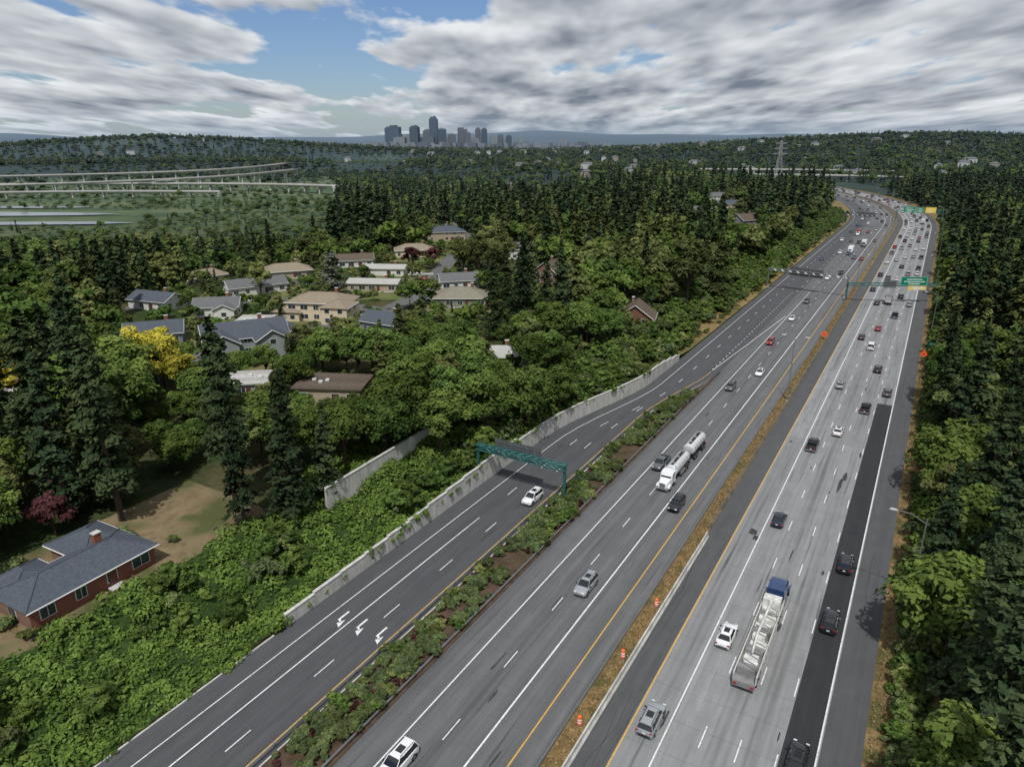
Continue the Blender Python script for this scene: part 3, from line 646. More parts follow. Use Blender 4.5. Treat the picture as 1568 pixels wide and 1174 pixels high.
def scatter(name,pts,scl,rot,idx,coll):
    me=bpy.data.meshes.new(name); me.from_pydata([tuple(map(float,p)) for p in pts],[],[])
    for nm,ty,v in (('scl','FLOAT',scl),('rot','FLOAT',rot),('idx','INT',idx)):
        a=me.attributes.new(nm,ty,'POINT'); a.data.foreach_set('value',np.asarray(v,dtype='f' if ty=='FLOAT' else 'i'))
    o=mkobj(name,me); ng=bpy.data.node_groups.new(name,'GeometryNodeTree')
    ng.interface.new_socket(name='Geometry',in_out='INPUT',socket_type='NodeSocketGeometry'); ng.interface.new_socket(name='Geometry',in_out='OUTPUT',socket_type='NodeSocketGeometry')
    N=ng.nodes; L=ng.links; gi=N.new('NodeGroupInput');go=N.new('NodeGroupOutput'); io=N.new('GeometryNodeInstanceOnPoints'); ci=N.new('GeometryNodeCollectionInfo')
    ci.inputs['Collection'].default_value=coll; ci.inputs['Separate Children'].default_value=True; ci.inputs['Reset Children'].default_value=True
    def na(n,ty):
        x=N.new('GeometryNodeInputNamedAttribute'); x.data_type=ty; x.inputs['Name'].default_value=n; return [q for q in x.outputs if q.name=='Attribute' and q.enabled][0]
    cx=N.new('ShaderNodeCombineXYZ'); L.new(na('rot','FLOAT'),cx.inputs[2])
    L.new(gi.outputs[0],io.inputs['Points']); L.new(ci.outputs[0],io.inputs['Instance']); io.inputs['Pick Instance'].default_value=True
    L.new(na('idx','INT'),io.inputs['Instance Index']); L.new(cx.outputs[0],io.inputs['Rotation']); L.new(na('scl','FLOAT'),io.inputs['Scale']); L.new(io.outputs[0],go.inputs[0])
    md=o.modifiers.new('scatter','NODES'); md.node_group=ng; return o
# ---------- houses ----------
def roofm(n,c): 
    if n in MATS: return MATS[n]
    m=bpy.data.materials.new(n); t=NT(m); p=t.pos(); a=t.noise(t.vmul(p,(1,1,6)),2.0,4,.7); b=t.noise(p,.4,3)
    w=t.n('ShaderNodeTexWave',wave_type='BANDS',bands_direction='Z'); w.inputs['Scale'].default_value=4; t.l(p,w.inputs[0])
    cc=t.mix(t.mr(a,.3,.7),c4([x*.65 for x in c]),c4([x*1.25 for x in c])); cc=t.mix(t.mr(b,.5,.7,0,.35),cc,c4([c[0]*.8,c[1]*.9,c[2]*.7])); cc=t.mix(t.math('MULTIPLY',w.outputs['Fac'],.2),cc,(.01,.01,.01,1)); t.pbr(cc,.9,bump=a,bd=.03,spec=.2); MATS[n]=m; return m
RF={'slate':roofm('slate_shingles',(.09,.105,.13)),'grey':roofm('grey_shingles',(.15,.155,.16)),'tan':roofm('tan_shingles',(.29,.24,.18)),'brown':roofm('brown_shingles',(.13,.1,.08)),'pale':roofm('pale_roof',(.46,.45,.43)),'beige':roofm('beige_shingles',(.25,.23,.18)),'dark':roofm('dark_shingles',(.055,.055,.06))}
def brickm():
    m=bpy.data.materials.new('red_brick'); t=NT(m); tc=t.n('ShaderNodeTexCoord').outputs['Object']; b=t.n('ShaderNodeTexBrick')
    mp=t.n('ShaderNodeMapping'); mp.inputs['Rotation'].default_value=(math.radians(90),0,0); t.l(tc,mp.inputs[0]); t.l(mp.outputs[0],b.inputs[0]); b.inputs['Scale'].default_value=3; b.inputs['Color1'].default_value=(.27,.085,.05,1); b.inputs['Color2'].default_value=(.18,.058,.036,1); b.inputs['Mortar'].default_value=(.2,.16,.13,1); b.inputs['Mortar Size'].default_value=.012
    t.pbr(b.outputs[0],.9); return m
WLM={'brick':brickm(),'cream':simple('cream_stucco',(.6,.5,.36),.85,var=.08),'white':simple('white_siding',(.62,.62,.58),.7,var=.08),'grey':simple('grey_siding',(.26,.28,.29),.8,var=.1),'blue':simple('blue_grey_siding',(.16,.2,.24),.8,var=.1),'tan':simple('tan_siding',(.36,.3,.22),.8,var=.1),'brown':simple('brown_siding',(.17,.09,.055),.85,var=.15),'olive':simple('olive_siding',(.2,.2,.14),.8,var=.1)}
WTRIM=simple('white_trim',(.62,.62,.6),.6,var=.05); WIN=simple('window_glass',(.03,.04,.05),.1,var=.2,spec=.9); DOOR=simple('door_paint',(.12,.04,.03),.5)
HOUSES=[]
def house(name,x,y,L,Wd,h,rz,roof,wallc,rt='gable',wings=(),chim=True,pitch=.45):
    z=float(terrain(x,y)); e=empty(name,(x,y,z),math.radians(rz)); HOUSES.append((x,y,max(L,Wd)*.62))
    wm,rm=WLM[wallc],RF[roof]; k=0
    for (cx,cy,l,w,hh,ax) in [(0,0,L,Wd,h,0)]+list(wings):
        k+=1
        def T(px,py,pz_): return (cx+(px if not ax else -py),cy+(py if not ax else px),pz_)
        rise=w/2*pitch if rt!='flat' else .15; o=.5
        mb=MB(); mb.add([T(-l/2,-w/2,-1),T(l/2,-w/2,-1),T(l/2,w/2,-1),T(-l/2,w/2,-1),T(-l/2,-w/2,hh),T(l/2,-w/2,hh),T(l/2,w/2,hh),T(-l/2,w/2,hh)],[(3,2,1,0),(4,5,6,7),(0,1,5,4),(1,2,6,5),(2,3,7,6),(3,0,4,7)],wm)
        if rt=='gable':
            for sx in (-1,1): mb.add([T(sx*l/2,-w/2,hh),T(sx*l/2,w/2,hh),T(sx*l/2,0,hh+rise),T(sx*(l/2-.1),-w/2,hh),T(sx*(l/2-.1),w/2,hh),T(sx*(l/2-.1),0,hh+rise)],[(0,1,2),(5,4,3),(0,2,5,3),(1,4,5,2)],wm)
        mkobj('walls_%d'%k,mb.mesh('walls'),parent=e)
        mb=MB(); X_,Y_=l/2+o,w/2+o; ez=hh; rz_=ez+Y_*pitch
        dz=.16
        if rt=='gable':
            for sy in (-1,1):
                a=[T(-X_,sy*Y_,ez-.2),T(X_,sy*Y_,ez-.2),T(X_,0,rz_-.2),T(-X_,0,rz_-.2)]; b=[(p[0],p[1],p[2]+dz+.12) for p in a]
                mb.add(a+b,[(3,2,1,0),(4,5,6,7),(0,1,5,4),(1,2,6,5),(2,3,7,6),(3,0,4,7)],rm)
            for sx_ in (-1,1):
                for sy in (-1,1): mb.bar(T(sx_*(X_+.03),sy*Y_,ez-.16),T(sx_*(X_+.03),0,rz_-.1),.11,WTRIM)
        elif rt=='hip':
            i=min(Y_,X_-.5)
            a=[T(-X_,-Y_,ez-.05),T(X_,-Y_,ez-.05),T(X_,Y_,ez-.05),T(-X_,Y_,ez-.05),T(-X_+i,0,rz_),T(X_-i,0,rz_)]
            mb.add(a,[(0,1,5,4),(2,3,4,5),(3,0,4),(1,2,5),(3,2,1,0)],rm)
            for q in ((0,4),(3,4),(1,5),(2,5),(4,5)): mb.bar((a[q[0]][0],a[q[0]][1],a[q[0]][2]+.03),(a[q[1]][0],a[q[1]][1],a[q[1]][2]+.03),.09,rm)
        else:
            mb.add([T(-X_,-Y_,hh+.02),T(X_,-Y_,hh+.02),T(X_,Y_,hh+.02),T(-X_,Y_,hh+.02),T(-X_,-Y_,hh+.3),T(X_,-Y_,hh+.3),T(X_,Y_,hh+.45),T(-X_,Y_,hh+.45)],[(3,2,1,0),(4,5,6,7),(0,1,5,4),(1,2,6,5),(2,3,7,6),(3,0,4,7)],rm)
            for q in range(3): px=random.uniform(-l/3,l/3); py=random.uniform(-w/4,w/4); c=T(px,py,hh+.6); mb.box(c,(.8,.8,.4),WTRIM)
        for sy in (-1,1):
            if rt!='flat': mb.bar(T(-X_,sy*(Y_+.05),ez-.12),T(X_,sy*(Y_+.05),ez-.12),.09,WTRIM)
        mkobj('roof_%d'%k,mb.mesh('roof'),parent=e)
        mb=MB(); nf=2 if hh>4.6 else 1
        for fl in range(nf):
            zc=1.45+fl*2.75
            for sy in (-1,1):
                n=max(2,int(l/3.4))
                for i in range(n):
                    if random.random()<.15: continue
                    px=-l/2+(i+.5)*l/n; ww=random.choice((.6,.8,1.1)); c=sy*(w/2+.02)
                    if not ax: mb.box(T(px,c,zc),(ww*2+.2,.06,1.5),WTRIM); mb.box(T(px,sy*(w/2+.045),zc),(ww*2,.06,1.3),WIN); mb.box(T(px,sy*(w/2+.08),zc),(.06,.03,1.3),WTRIM)
                    else: mb.box(T(px,c,zc),(.06,ww*2+.2,1.5),WTRIM); mb.box(T(px,sy*(w/2+.045),zc),(.06,ww*2,1.3),WIN); mb.box(T(px,sy*(w/2+.08),zc),(.03,.06,1.3),WTRIM)
            for sx_ in (-1,1):
                n=max(1,int(w/4))
                for i in range(n):
                    py=-w/2+(i+.5)*w/n
                    if not ax: mb.box(T(sx_*(l/2+.02),py,zc),(.06,1.6,1.4),WTRIM); mb.box(T(sx_*(l/2+.045),py,zc),(.06,1.4,1.2),WIN)
                    else: mb.box(T(sx_*(l/2+.02),py,zc),(1.6,.06,1.4),WTRIM); mb.box(T(sx_*(l/2+.045),py,zc),(1.4,.06,1.2),WIN)
        mkobj('windows_%d'%k,mb.mesh('windows'),parent=e)
    mb=MB(); mb.box((L*.13,-Wd/2-.05,1.05),(1.0,.1,2.1),DOOR); mb.box((L*.13,-Wd/2-.6,.1),(1.8,1.1,.2),BARR); mkobj('door',mb.mesh('door'),parent=e)
    if chim and rt!='flat':
        mb=MB(); mb.box((L*.22,Wd*.12,h+Wd*pitch*.5+.3),(.9,.7,1.9),WLM['brick']); mb.box((L*.22,Wd*.12,h+Wd*pitch*.5+1.3),(1.05,.85,.12),BARR); mkobj('chimney',mb.mesh('ch'),parent=e)
    return e
house('brick_house',-53.0,74.5,15.5,7.0,2.7,62,'slate','brick','hip',wings=[(4.6,4.6,7.4,6.2,2.7,1),(-4.4,3.4,5.0,5.6,2.7,1)],pitch=.42)
house('grey_gabled_house',-69,177,20,10,4.8,28,'slate','grey','gable',wings=[(-6,-4,10,7,4.6,1),(5.5,-4.5,10,7.5,4.7,1),(12,2,9,6,3,1)],pitch=.6)
house('cream_house',-58,214,19,11,5.6,-8,'tan','cream','hip',wings=[(7,-5,9,8,5.2,1),(-9,-3,8,8,2.9,1)],pitch=.38)
house('blue_grey_house',-97,187,14,10,3,20,'slate','blue','gable')
house('white_gabled_house',-92,218,13,9,3.2,10,'grey','white','gable',wings=[(3,-4,7,6,3,1)])
house('grey_rambler_house',-92,252,20,9,3,35,'grey','white','gable')
house('tan_rambler_house',-90,282,19,10,3,25,'tan','tan','hip')
house('pale_roof_house',-51,288,16,9,3,-5,'pale','white','gable',pitch=.2)
house('pale_roof_house',-50,257,18,9,3,-5,'pale','tan','gable',pitch=.2)
house('tan_roof_house',-46,336,18,10,3.2,10,'tan','cream','hip')
house('beige_roof_house',-17,233,17,11,3,0,'beige','olive','hip')
house('flat_roof_house',-38,143,14,9,3,-5,'brown','tan','flat')
house('brown_gabled_house',15,268,12,10,5,60,'brown','brick','gable',pitch=.7)
house('brown_gabled_house',38,212,10,11,4.8,75,'brown','brown','gable',pitch=.7)
house('slate_roof_house',-36,198,12,9,3.2,-30,'slate','blue','gable')
house('pale_roof_cottage',-74,199,9,8,2.8,0,'pale','cream','flat')
house('white_cottage',-3,166,8,7,2.8,0,'pale','white','gable')
house('pale_roof_cottage',-58,146,11,8,2.8,8,'pale','grey','flat')
house('grey_roof_house',-44,451,18,11,5,20,'grey','grey','gable',wings=[(4,-4,9,7,5,1)])
house('grey_roof_house',-61,600,18,11,5.5,20,'grey','white','gable')
house('grey_roof_house',-36,392,20,11,4.8,10,'slate','tan','hip')
house('brown_roof_house',131,505,18,11,5.2,-20,'grey','tan','gable'); house('brown_roof_house',145,448,16,11,5,30,'brown','grey','gable',pitch=.6); house('brown_roof_house',178,640,18,12,5,10,'grey','white','gable'); house('grey_roof_house',165,560,16,11,5,10,'slate','cream','gable')
house('white_cottage',-104,136,12,9,3,20,'pale','white','gable',pitch=.25)
house('grey_roof_house',-205,342,16,10,4,20,'brown','white','gable'); house('grey_roof_house',-180,350,18,10,4,0,'grey','grey','gable'); house('grey_roof_house',-230,380,16,10,4,60,'brown','brick','gable'); house('tan_roof_house',-130,300,16,10,3,50,'tan','white','hip')
house('grey_roof_house',3,330,14,10,4.5,0,'grey','white','gable')
house('white_gabled_house',-20,262,14,9,3,15,'grey','white','gable'); house('grey_rambler_house',-116,228,15,9,3,-20,'slate','white','gable'); house('tan_roof_house',-68,308,15,9,3,15,'brown','white','gable')
def ribbon(name,pts,w,mat,dz=.06):
    mb=MB(); pts=[np.array(p,float) for p in pts]; q=[]
    for i in range(len(pts)-1):
        n=max(1,int(np.linalg.norm(pts[i+1]-pts[i])/4))
        for k in range(n): q.append(pts[i]+(pts[i+1]-pts[i])*k/n)
    q.append(pts[-1]); vs=[]; 
    for i,p in enumerate(q):
        a=q[max(i-1,0)];b=q[min(i+1,len(q)-1)];d=(b-a)/np.linalg.norm(b-a);n=np.array([-d[1],d[0]])
        for sgn in (-1,1): 
            c=p+n*w/2*sgn; vs.append((c[0],c[1],float(terrain(c[0],c[1]))+dz))
    mb.add(vs,[(2*i,2*i+2,2*i+3,2*i+1) for i in range(len(q)-1)],mat); o=mkobj(name,mb.mesh(name)); ul=o.data.uv_layers.new(name='st')
    for l in o.data.loops: ul.data[l.index].uv=o.data.vertices[l.vertex_index].co.xy
    return o
STREETS=[[(-100,150),(-84,165),(-62,192),(-40,222),(-32,250),(-30,290),(-28,330),(-20,380),(-30,430),(-52,520)],[(-40,222),(-70,238),(-100,240),(-125,225)],[(-32,250),(-70,268),(-110,270)]]
for st in STREETS: ribbon('neighbourhood_street_road',st,7,STREET,.10)
def patch(name,x,y,a,b,mat,dz=.05,rz=0,n=6):
    mb=MB();vs=[];ca,sa=math.cos(rz),math.sin(rz)
    for i in range(n):
        for j in range(n):
            px,py=(i/(n-1)-.5)*a,(j/(n-1)-.5)*b; X1,Y1=x+px*ca-py*sa,y+px*sa+py*ca; vs.append((X1,Y1,float(terrain(X1,Y1))+dz))
    mb.add(vs,[(i*n+j,(i+1)*n+j,(i+1)*n+j+1,i*n+j+1) for i in range(n-1) for j in range(n-1)],mat); mkobj(name,mb.mesh(name))
for i,(x,y,r) in enumerate(HOUSES[1:21]): patch('lawn',x+2,y-4,r*2.6,r*2.6,LAWN,.04+.001*i)
for x0,y0,x1,y1 in ((-69,170,-72,180),(-50,212,-44,217),(-92,228,-90,239),(-46,252,-34,254),(-44,286,-32,288),(-17,226,-32,240)): ribbon('driveway_pavement',[(x0,y0),(x1,y1)],4,simple('driveway_concrete',(.34,.33,.31),.9),.12)
patch('dry_lawn',-48,75,34,44,DLAWN,.25,-.52,18)
for x,y,c,a in ((-104,150,'white',1.),(-30,236,'white',.2),(-66,188,'blue',2.4),(-38,246,'silver',1.4),(-50,152,'grey',.5),(-27,262,'white',1.5),(-34,275,'red',1.6),(33,203,'red',1.2),(-39,287,'white',.1),(-41,253,'navy',.1)):
    mkobj('parked_car',carmesh('sedan',c),(x,y,float(terrain(x,y))+.13),a)
wf=MB(); 
for k in range(9):
    s=183+k*2.4; x0,y0=pz(s,-62); x1,y1=pz(s+2.3,-62); wf.box(((x0+x1)/2,(y0+y1)/2,float(bankz(s,-62))+1.0),(2.3,.12,2.6),WLM['grey'],rz=heading(s))
mkobj('garden_fence',wf.mesh('fence'))
# ---------- tree placement ----------
occupied=[]; far_list=[]
HX=np.array([(h[0],h[1],h[2]) for h in HOUSES])
sp=[]
for st in STREETS:
    for a,b in zip(st[:-1],st[1:]):
        for k in np.linspace(0,1,12): sp.append((a[0]+(b[0]-a[0])*k,a[1]+(b[1]-a[1])*k))
SP=np.array(sp)
def cap_height(x,y,z):
    # planting stays low in the open gardens south of each house
    best=99; d=math.hypot(x,y)
    for hx,hy,hr in HX:
        hd=math.hypot(hx,hy)
        if d<hd and hd<720:
            lat=abs(x*hy-y*hx)/hd; al=(x*hx+y*hy)/hd
            if lat<hr*.85 and hd-al<(80 if hd<420 else 120) and al>0:
                hz=7.2 if hd<420 else 10
                los=hz+(H-hz)*(hd-al)/hd; best=min(best,los-z)
    return best
def ok(x,y,rc):
    s,t=invP(x,y); s=float(s);t=float(t)
    if -71<t<5.2+rc*.6: return False
    if 66<s<100 and -78<t<-60: return False
    if np.any(np.hypot(HX[:,0]-x,HX[:,1]-y)<HX[:,2]*.92+rc*.4): return False
    if y<450 and np.min(np.hypot(SP[:,0]-x,SP[:,1]-y))<4+rc*.4: return False
    if t<0 and s<68 and t>-98 and s>-5: return False
    if 900<s<1300 and -150<t<60 : return False
    return True
def in_hood(x,y): return (-120<x<5 and 160<y<345 and x*DY-y*DX<-90)
def place(kind,x,y,h,var=None,near=True):
    z=float(terrain(x,y)); s,t=invP(x,y)
    if -84<t<-55: z=float(bankz(s,t))
    if near:
        v=NEAR[kind]; i=random.randrange(len(v)) if var is None else var%len(v)
        o=mkobj(LABEL[kind],v[i],(x,y,z-.1),random.uniform(0,6.28)); k=h/HT[kind]; w=random.uniform(.88,1.12)*(1.12 if k<.75 else 1); o.scale=(k*w,k*w,k); o.rotation_euler[0]=random.gauss(0,.025); o.rotation_euler[1]=random.gauss(0,.025)
    else: far_list.append((x,y,z,kind,h))
    occupied.append((x,y))
LM=[('fir',-56,90,29,1),('fir',-59,95,30,0),('fir',-64,91,27,2),('fir',-70,97,28,3),('fir',-79,100,26,1),('fir',-68,106,28,0),('fir',-85,110,25,0),('fir',-49,112,24,3),('maple',-76,112,17,1),('maple',-88,98,16,0),('olive',-92,106,17,0),
('fir',-33,93,23,0),('fir',-38,89,21,2),('fir',-42,96,25,3),('fir',-29,99,18,2),('cedar',-36,103,19,0),
('maple',-13,117,13,0),('maple',-5,124,14,1),('maple',3,133,14,2),('maple',-20,126,14,1),('maple',-9,134,14,0),('maple',-22,114,12,2),('maple',-28,109,12,0),('maple',-15,143,12,1),('maple',10,142,11,0),
('yellow',-75,145,15,0),('yellow',-80,150,15,0),('yellow',-70,140,12,0),('yellow',-97,120,18,0),
('fir',-5,188,24,0),('fir',2,186,26,1),('fir',9,191,25,2),('fir',4,196,27,3),('fir',-1,201,24,0),('fir',14,199,24,1),
('cedar',-52,158,10,0),('cedar',-28,172,13,1),('cedar',-32,166,12,0),('blue',-61,238,17,0),('red',-42,300,10,0),('red',-34,306,9,0),('olive',-13,278,17,0),('olive',-4,284,18,1),('olive',-20,290,16,1),('olive',-10,296,18,0),
('olive',-87,243,12,0),('olive',-96,160,10,1),('olive',60,240,22,0),('cedar',74,252,24,1),('cedar',70,256,24,0),('fir',-108,292,20,0),('fir',-101,300,20,1),('fir',-114,303,19,2),
('red',-63,86,7,0),('red',-75,84,10,0),('red',-80,88,9,0),('maple',-66,74,8,1),('olive',-64,66,7,0),('olive',-52,55,5,1),('olive',-60,58,8,1),('maple',-69,82,11,2)]
for k,x,y,h,v in LM: place(k,x,y,h,v)
for i in range(16): place('fir',random.uniform(-98,-58),random.uniform(362,392),random.uniform(26,33),None,False)
def mixkind(x,y,side):
    r=random.random(); q=float(nz(np.array(x),np.array(y),.02))
    pf=.42+.42*q
    if side>0: pf=max(pf+.3,.5)
    if x/y<-.3: pf-=.1
    if r<pf: return 'fir' if random.random()<.72 else 'cedar'
    return 'maple' if random.random()<.6 else 'olive'
hm={'fir':(17,29),'cedar':(14,24),'maple':(10,18),'olive':(10,18)}
def tryfill(r0,r1,spacing,n,nearflag):
    cell={}; 
    for (x,y) in occupied: cell.setdefault((int(x//spacing),int(y//spacing)),[]).append((x,y))
    for _ in range(n):
        r=math.sqrt(random.uniform(r0*r0,r1*r1)); a=random.uniform(-.86,.86); x,y=r*math.sin(a),r*math.cos(a)
        kx,ky=int(x//spacing),int(y//spacing)
        if any(math.hypot(x-p,y-q)<spacing for i in (-1,0,1) for j in (-1,0,1) for p,q in cell.get((kx+i,ky+j),())): continue
        z=float(terrain(x,y)); s,t=invP(x,y); s=float(s);t=float(t)
        side=1 if t>-20 else -1
        kind=mixkind(x,y,side); lo,hi=hm[kind]; h=random.uniform(lo,hi)
        q=x/y
        if side<0 and r<165 and x>-62: 
            h=min(h,random.uniform(9,14)); kind='maple' if kind=='fir' and h<14 and random.random()<.7 else kind
        if -.57<q<-.475 and 96<y<160: h=min(h,random.uniform(5,8)); kind='maple'
        if side<0 and 130<s<330 and t>-86: h=min(h,random.uniform(6,13))
        hood=r<450 and in_hood(x,y)
        if hood: kind=random.choice(['maple','olive','maple','cedar','olive']); h=random.uniform(4,11)
        rc=h*.17 if kind in('fir','cedar') else h*.38
        if r<1500:
            if not ok(x,y,rc): continue
        elif abs(t+28)<45: continue
        if r<720 and side<0 and not (q<-.24 and t<-180 and r>=450):
            if hood and random.random()<.2: continue
            c=cap_height(x,y,z)
            if q<-.29 and y>105: c=min(c,58-.122*y-z)
            if c<3: continue
            if h>c: h=c*random.uniform(.8,1); kind='maple' if kind in('fir',) and h<14 else kind
        elif q<-.24 and t<-180:
            if y<540:
                c=58-.122*y-z
                if c<3: continue
                h=min(h,c*random.uniform(.75,1)); kind=random.choice(['maple','olive','maple','cedar'])
            elif y<1420:
                if x<-345 and 650<y<825: continue
                m_=float(nz(np.array(x),np.array(y),.011))
                if random.random()<.35-.5*m_: continue
                kind='clump'; h=random.uniform(1.8,5)
                if random.random()<.12+.2*max(m_,0): kind=random.choice(('maple','fir','maple')); h=random.uniform(6,12)
        elif -560<x<-230 and 1500<y<2050: kind='clump'; h=random.uniform(2,5)
        if r>1000:
            if kind=='fir' and random.random()<.3: kind='maple'
            h=min(h,random.uniform(12,19))
            if kind!='clump' and r>1300 and random.random()<.55: kind='dense'; h=random.uniform(9,15)
        if r>2600: h*=.8
        if y>3500 and abs(x+250)<600: h*=.5
        place(kind,x,y,h,None,nearflag); cell.setdefault((kx,ky),[]).append((x,y))
tryfill(25,190,5.4,7000,True)
tryfill(190,480,6.3,26000,False)
tryfill(480,1000,9.0,24000,False)
tryfill(1000,2000,13,30000,False)
tryfill(2000,3000,17,26000,False)
tryfill(3000,4400,26,22000,False)
fc=mkcoll('forest_tree_types',FAR); IDX={'fir':(0,1,2),'cedar':(3,),'maple':(4,5),'olive':(6,),'clump':(7,8),'dense':(9,9,10)}; FH={0:25,1:26,2:24,3:22,4:14,5:15,6:14,7:9,8:8,9:15,10:13}
pts=[];scl=[];rot=[];idx=[]
for x,y,z,k,h in far_list:
    i=random.choice(IDX[k]); pts.append((x,y,z-.3)); s=h/FH[i]
    if k=='clump': s=max(s,.35)
    scl.append(s);rot.append(random.uniform(0,6.28));idx.append(i)
scatter('distant_forest',pts,scl,rot,idx,fc)
# ---------- ivy bank ----------
def ivy():
    PP,NN,TT=[],[],[]
    for _ in range(2600):
        s=random.uniform(-8,150); u=random.random(); e=float(edge(s))-.3; t=e-u*(e+83)
        if t<-78 and 24<s<70: continue
        per=50; R=random.uniform(.6,1.5)*(1.25 if s>70 else 1)
        if e-t<1.6 and s>48: R=min(R,.8)
        x,y=pz(s,t); z=max(float(bankz(s,t)),float(terrain(x,y)))
        w=RNG.normal(size=(per,3)); w/=np.linalg.norm(w,axis=1,keepdims=True); w[:,2]=np.abs(w[:,2])
        rr=R*RNG.uniform(.7,1.1,per)[:,None]
        PP.append(np.array([x,y,z-.1])+w*rr*np.array([1,1,.62])); NN.append(w+np.array([0,0,.35])+RNG.normal(0,.35,(per,3)))
        TT.append(random.uniform(.15,.8)+.25*float(nz(np.array(s),np.array(t),.25))+.2*w[:,2]+RNG.normal(0,.13,per))  # random leaf colour, with mound tops painted lighter as if lit
    for _ in range(120):
        s=random.uniform(48,165)
        if float(nz(np.array(s),np.array(3.),.5))<.12: continue
        t=float(edge(s))-.15+random.uniform(-.2,.25); x,y=pz(s,t); z=float(wh(s))+.9-random.random()**2*1.0; per=22
        w=RNG.normal(size=(per,3)); w/=np.linalg.norm(w,axis=1,keepdims=True)
        PP.append(np.array([x,y,z])+w*np.array([.5,.5,.5])); NN.append(w+np.array([.3,-.2,.5])); TT.append(random.uniform(.2,.8)+RNG.normal(0,.1,per))
    n=30000; s=RNG.uniform(-8,150,n); u=RNG.uniform(0,1,n); e=edge(s)-.3; t=e-u*(e+83); k=~((t<-78)&(s>24)&(s<70)); s,t=s[k],t[k]; n=len(s)
    x,y=P(s,t); PP.append(np.stack([x,y,np.maximum(bankz(s,t),terrain(x,y))+.12],1)); NN.append(np.stack([RNG.normal(0,.3,n),RNG.normal(0,.3,n),np.ones(n)],1)); TT.append(RNG.uniform(.1,.6,n))
    return leafmesh('ivy',np.concatenate(PP),np.concatenate(NN),.25,np.concatenate(TT),MB(),[BARK,F_IVY])
mkobj('ivy_hedge',ivy())
bush=[('a_bush',broad('bush1',1.7,1.25,16,55,.16,F_SHR,base=0)),('b_bush',broad('bush2',1.3,1.4,16,55,.16,F_SHR,base=0)),('c_bush',broad('bush3',2.0,1.1,14,55,.17,F_MAP,base=0)),('d_bush',broad('bush4',1.2,1.2,14,50,.15,F_OLI,base=0)),('e_bush',broad('bush5',.9,.9,10,40,.14,F_RED,base=0))]
bc=mkcoll('bush_types',bush)
pts=[];scl=[];rot=[];idx=[]
for _ in range(1250):
    s=random.uniform(-20,176); a,b=float(ramp_r(s))+.8,-43.0
    if b-a<.6: continue
    t=random.uniform(a,b)
    if float(nz(np.array(s),np.array(t),.33))+.4*abs(t+45.2)/3<-.16: continue
    x,y=pz(s,t); pts.append((x,y,.2)); scl.append(random.uniform(.4,1.0)); rot.append(random.uniform(0,6.28)); idx.append(random.choice((0,0,1,1,1,2,3,4)))
scatter('planted_median_shrubs',pts,scl,rot,idx,bc)
pts=[];scl=[];rot=[];idx=[]
for _ in range(3000):
    s=random.uniform(75,640); e_=float(edge(s)); t=e_-abs(random.gauss(0,1))*9-1.0
    if t<-84: continue
    if 68<s<100 and t<-66: continue
    if s<112 and e_-t<2.5: continue
    if s>175 and e_-t<random.uniform(3,8) and random.random()<.8: continue
    x,y=pz(s,t); pts.append((x,y,float(bankz(s,t))-.1)); scl.append(random.uniform(.7,2.4)*(1 if t<e_-3 else .45)); rot.append(random.uniform(0,6.28)); idx.append(random.choice((0,1,2,2,2,2,3) if s>150 else (1,2,2,2)))
for _ in range(45):
    s=random.uniform(-5,60); t=random.uniform(-75,-66); x,y=pz(s,t); pts.append((x,y,float(bankz(s,t))-.2)); scl.append(random.uniform(.8,1.9)); rot.append(random.uniform(0,6.28)); idx.append(random.choice((1,2,2)))
for _ in range(2200):
    s=random.uniform(0,640); t=4.2+abs(random.gauss(0,1))*2.6; 
    if s<60 and t<5: continue
    x,y=pz(s,t); pts.append((x,y,.05)); scl.append(random.uniform(.5,2.0)*(1 if t>5.5 else .45)); rot.append(random.uniform(0,6.28)); idx.append(random.choice((0,1,2,2,2,3)))
for _ in range(340):
    i=random.randrange(0,21); hx,hy,hr=HOUSES[i]; a=random.uniform(0,6.28); r=hr*random.uniform(.85,1.3); x,y=hx+r*math.cos(a),hy+r*math.sin(a); pts.append((x,y,float(terrain(x,y)))); scl.append(random.uniform(.6,1.6)); rot.append(a); idx.append(random.choice((0,1,2,3,4)))
scatter('roadside_bushes',pts,scl,rot,idx,bc)
def tufts():
    n=20000; s=RNG.uniform(0,330,n); side=RNG.random(n); t=np.where(side<.5,RNG.uniform(-24.4,-22.9,n),RNG.uniform(2.7,6,n)); x,y=P(s,t); z=np.full(n,.2)+RNG.uniform(0,.2,n)*1.0
    nr=np.stack([RNG.normal(0,1,n),RNG.normal(0,1,n),RNG.uniform(0,.7,n)],1); return leafmesh('tufts',np.stack([x,y,z],1),nr,.14,RNG.random(n),MB(),[BARK,foliage('dry_grass_blades',(.1,.075,.03),(.3,.21,.09),.1,alt=(.32,.2,.08))])
mkobj('dry_grass_tufts',tufts())
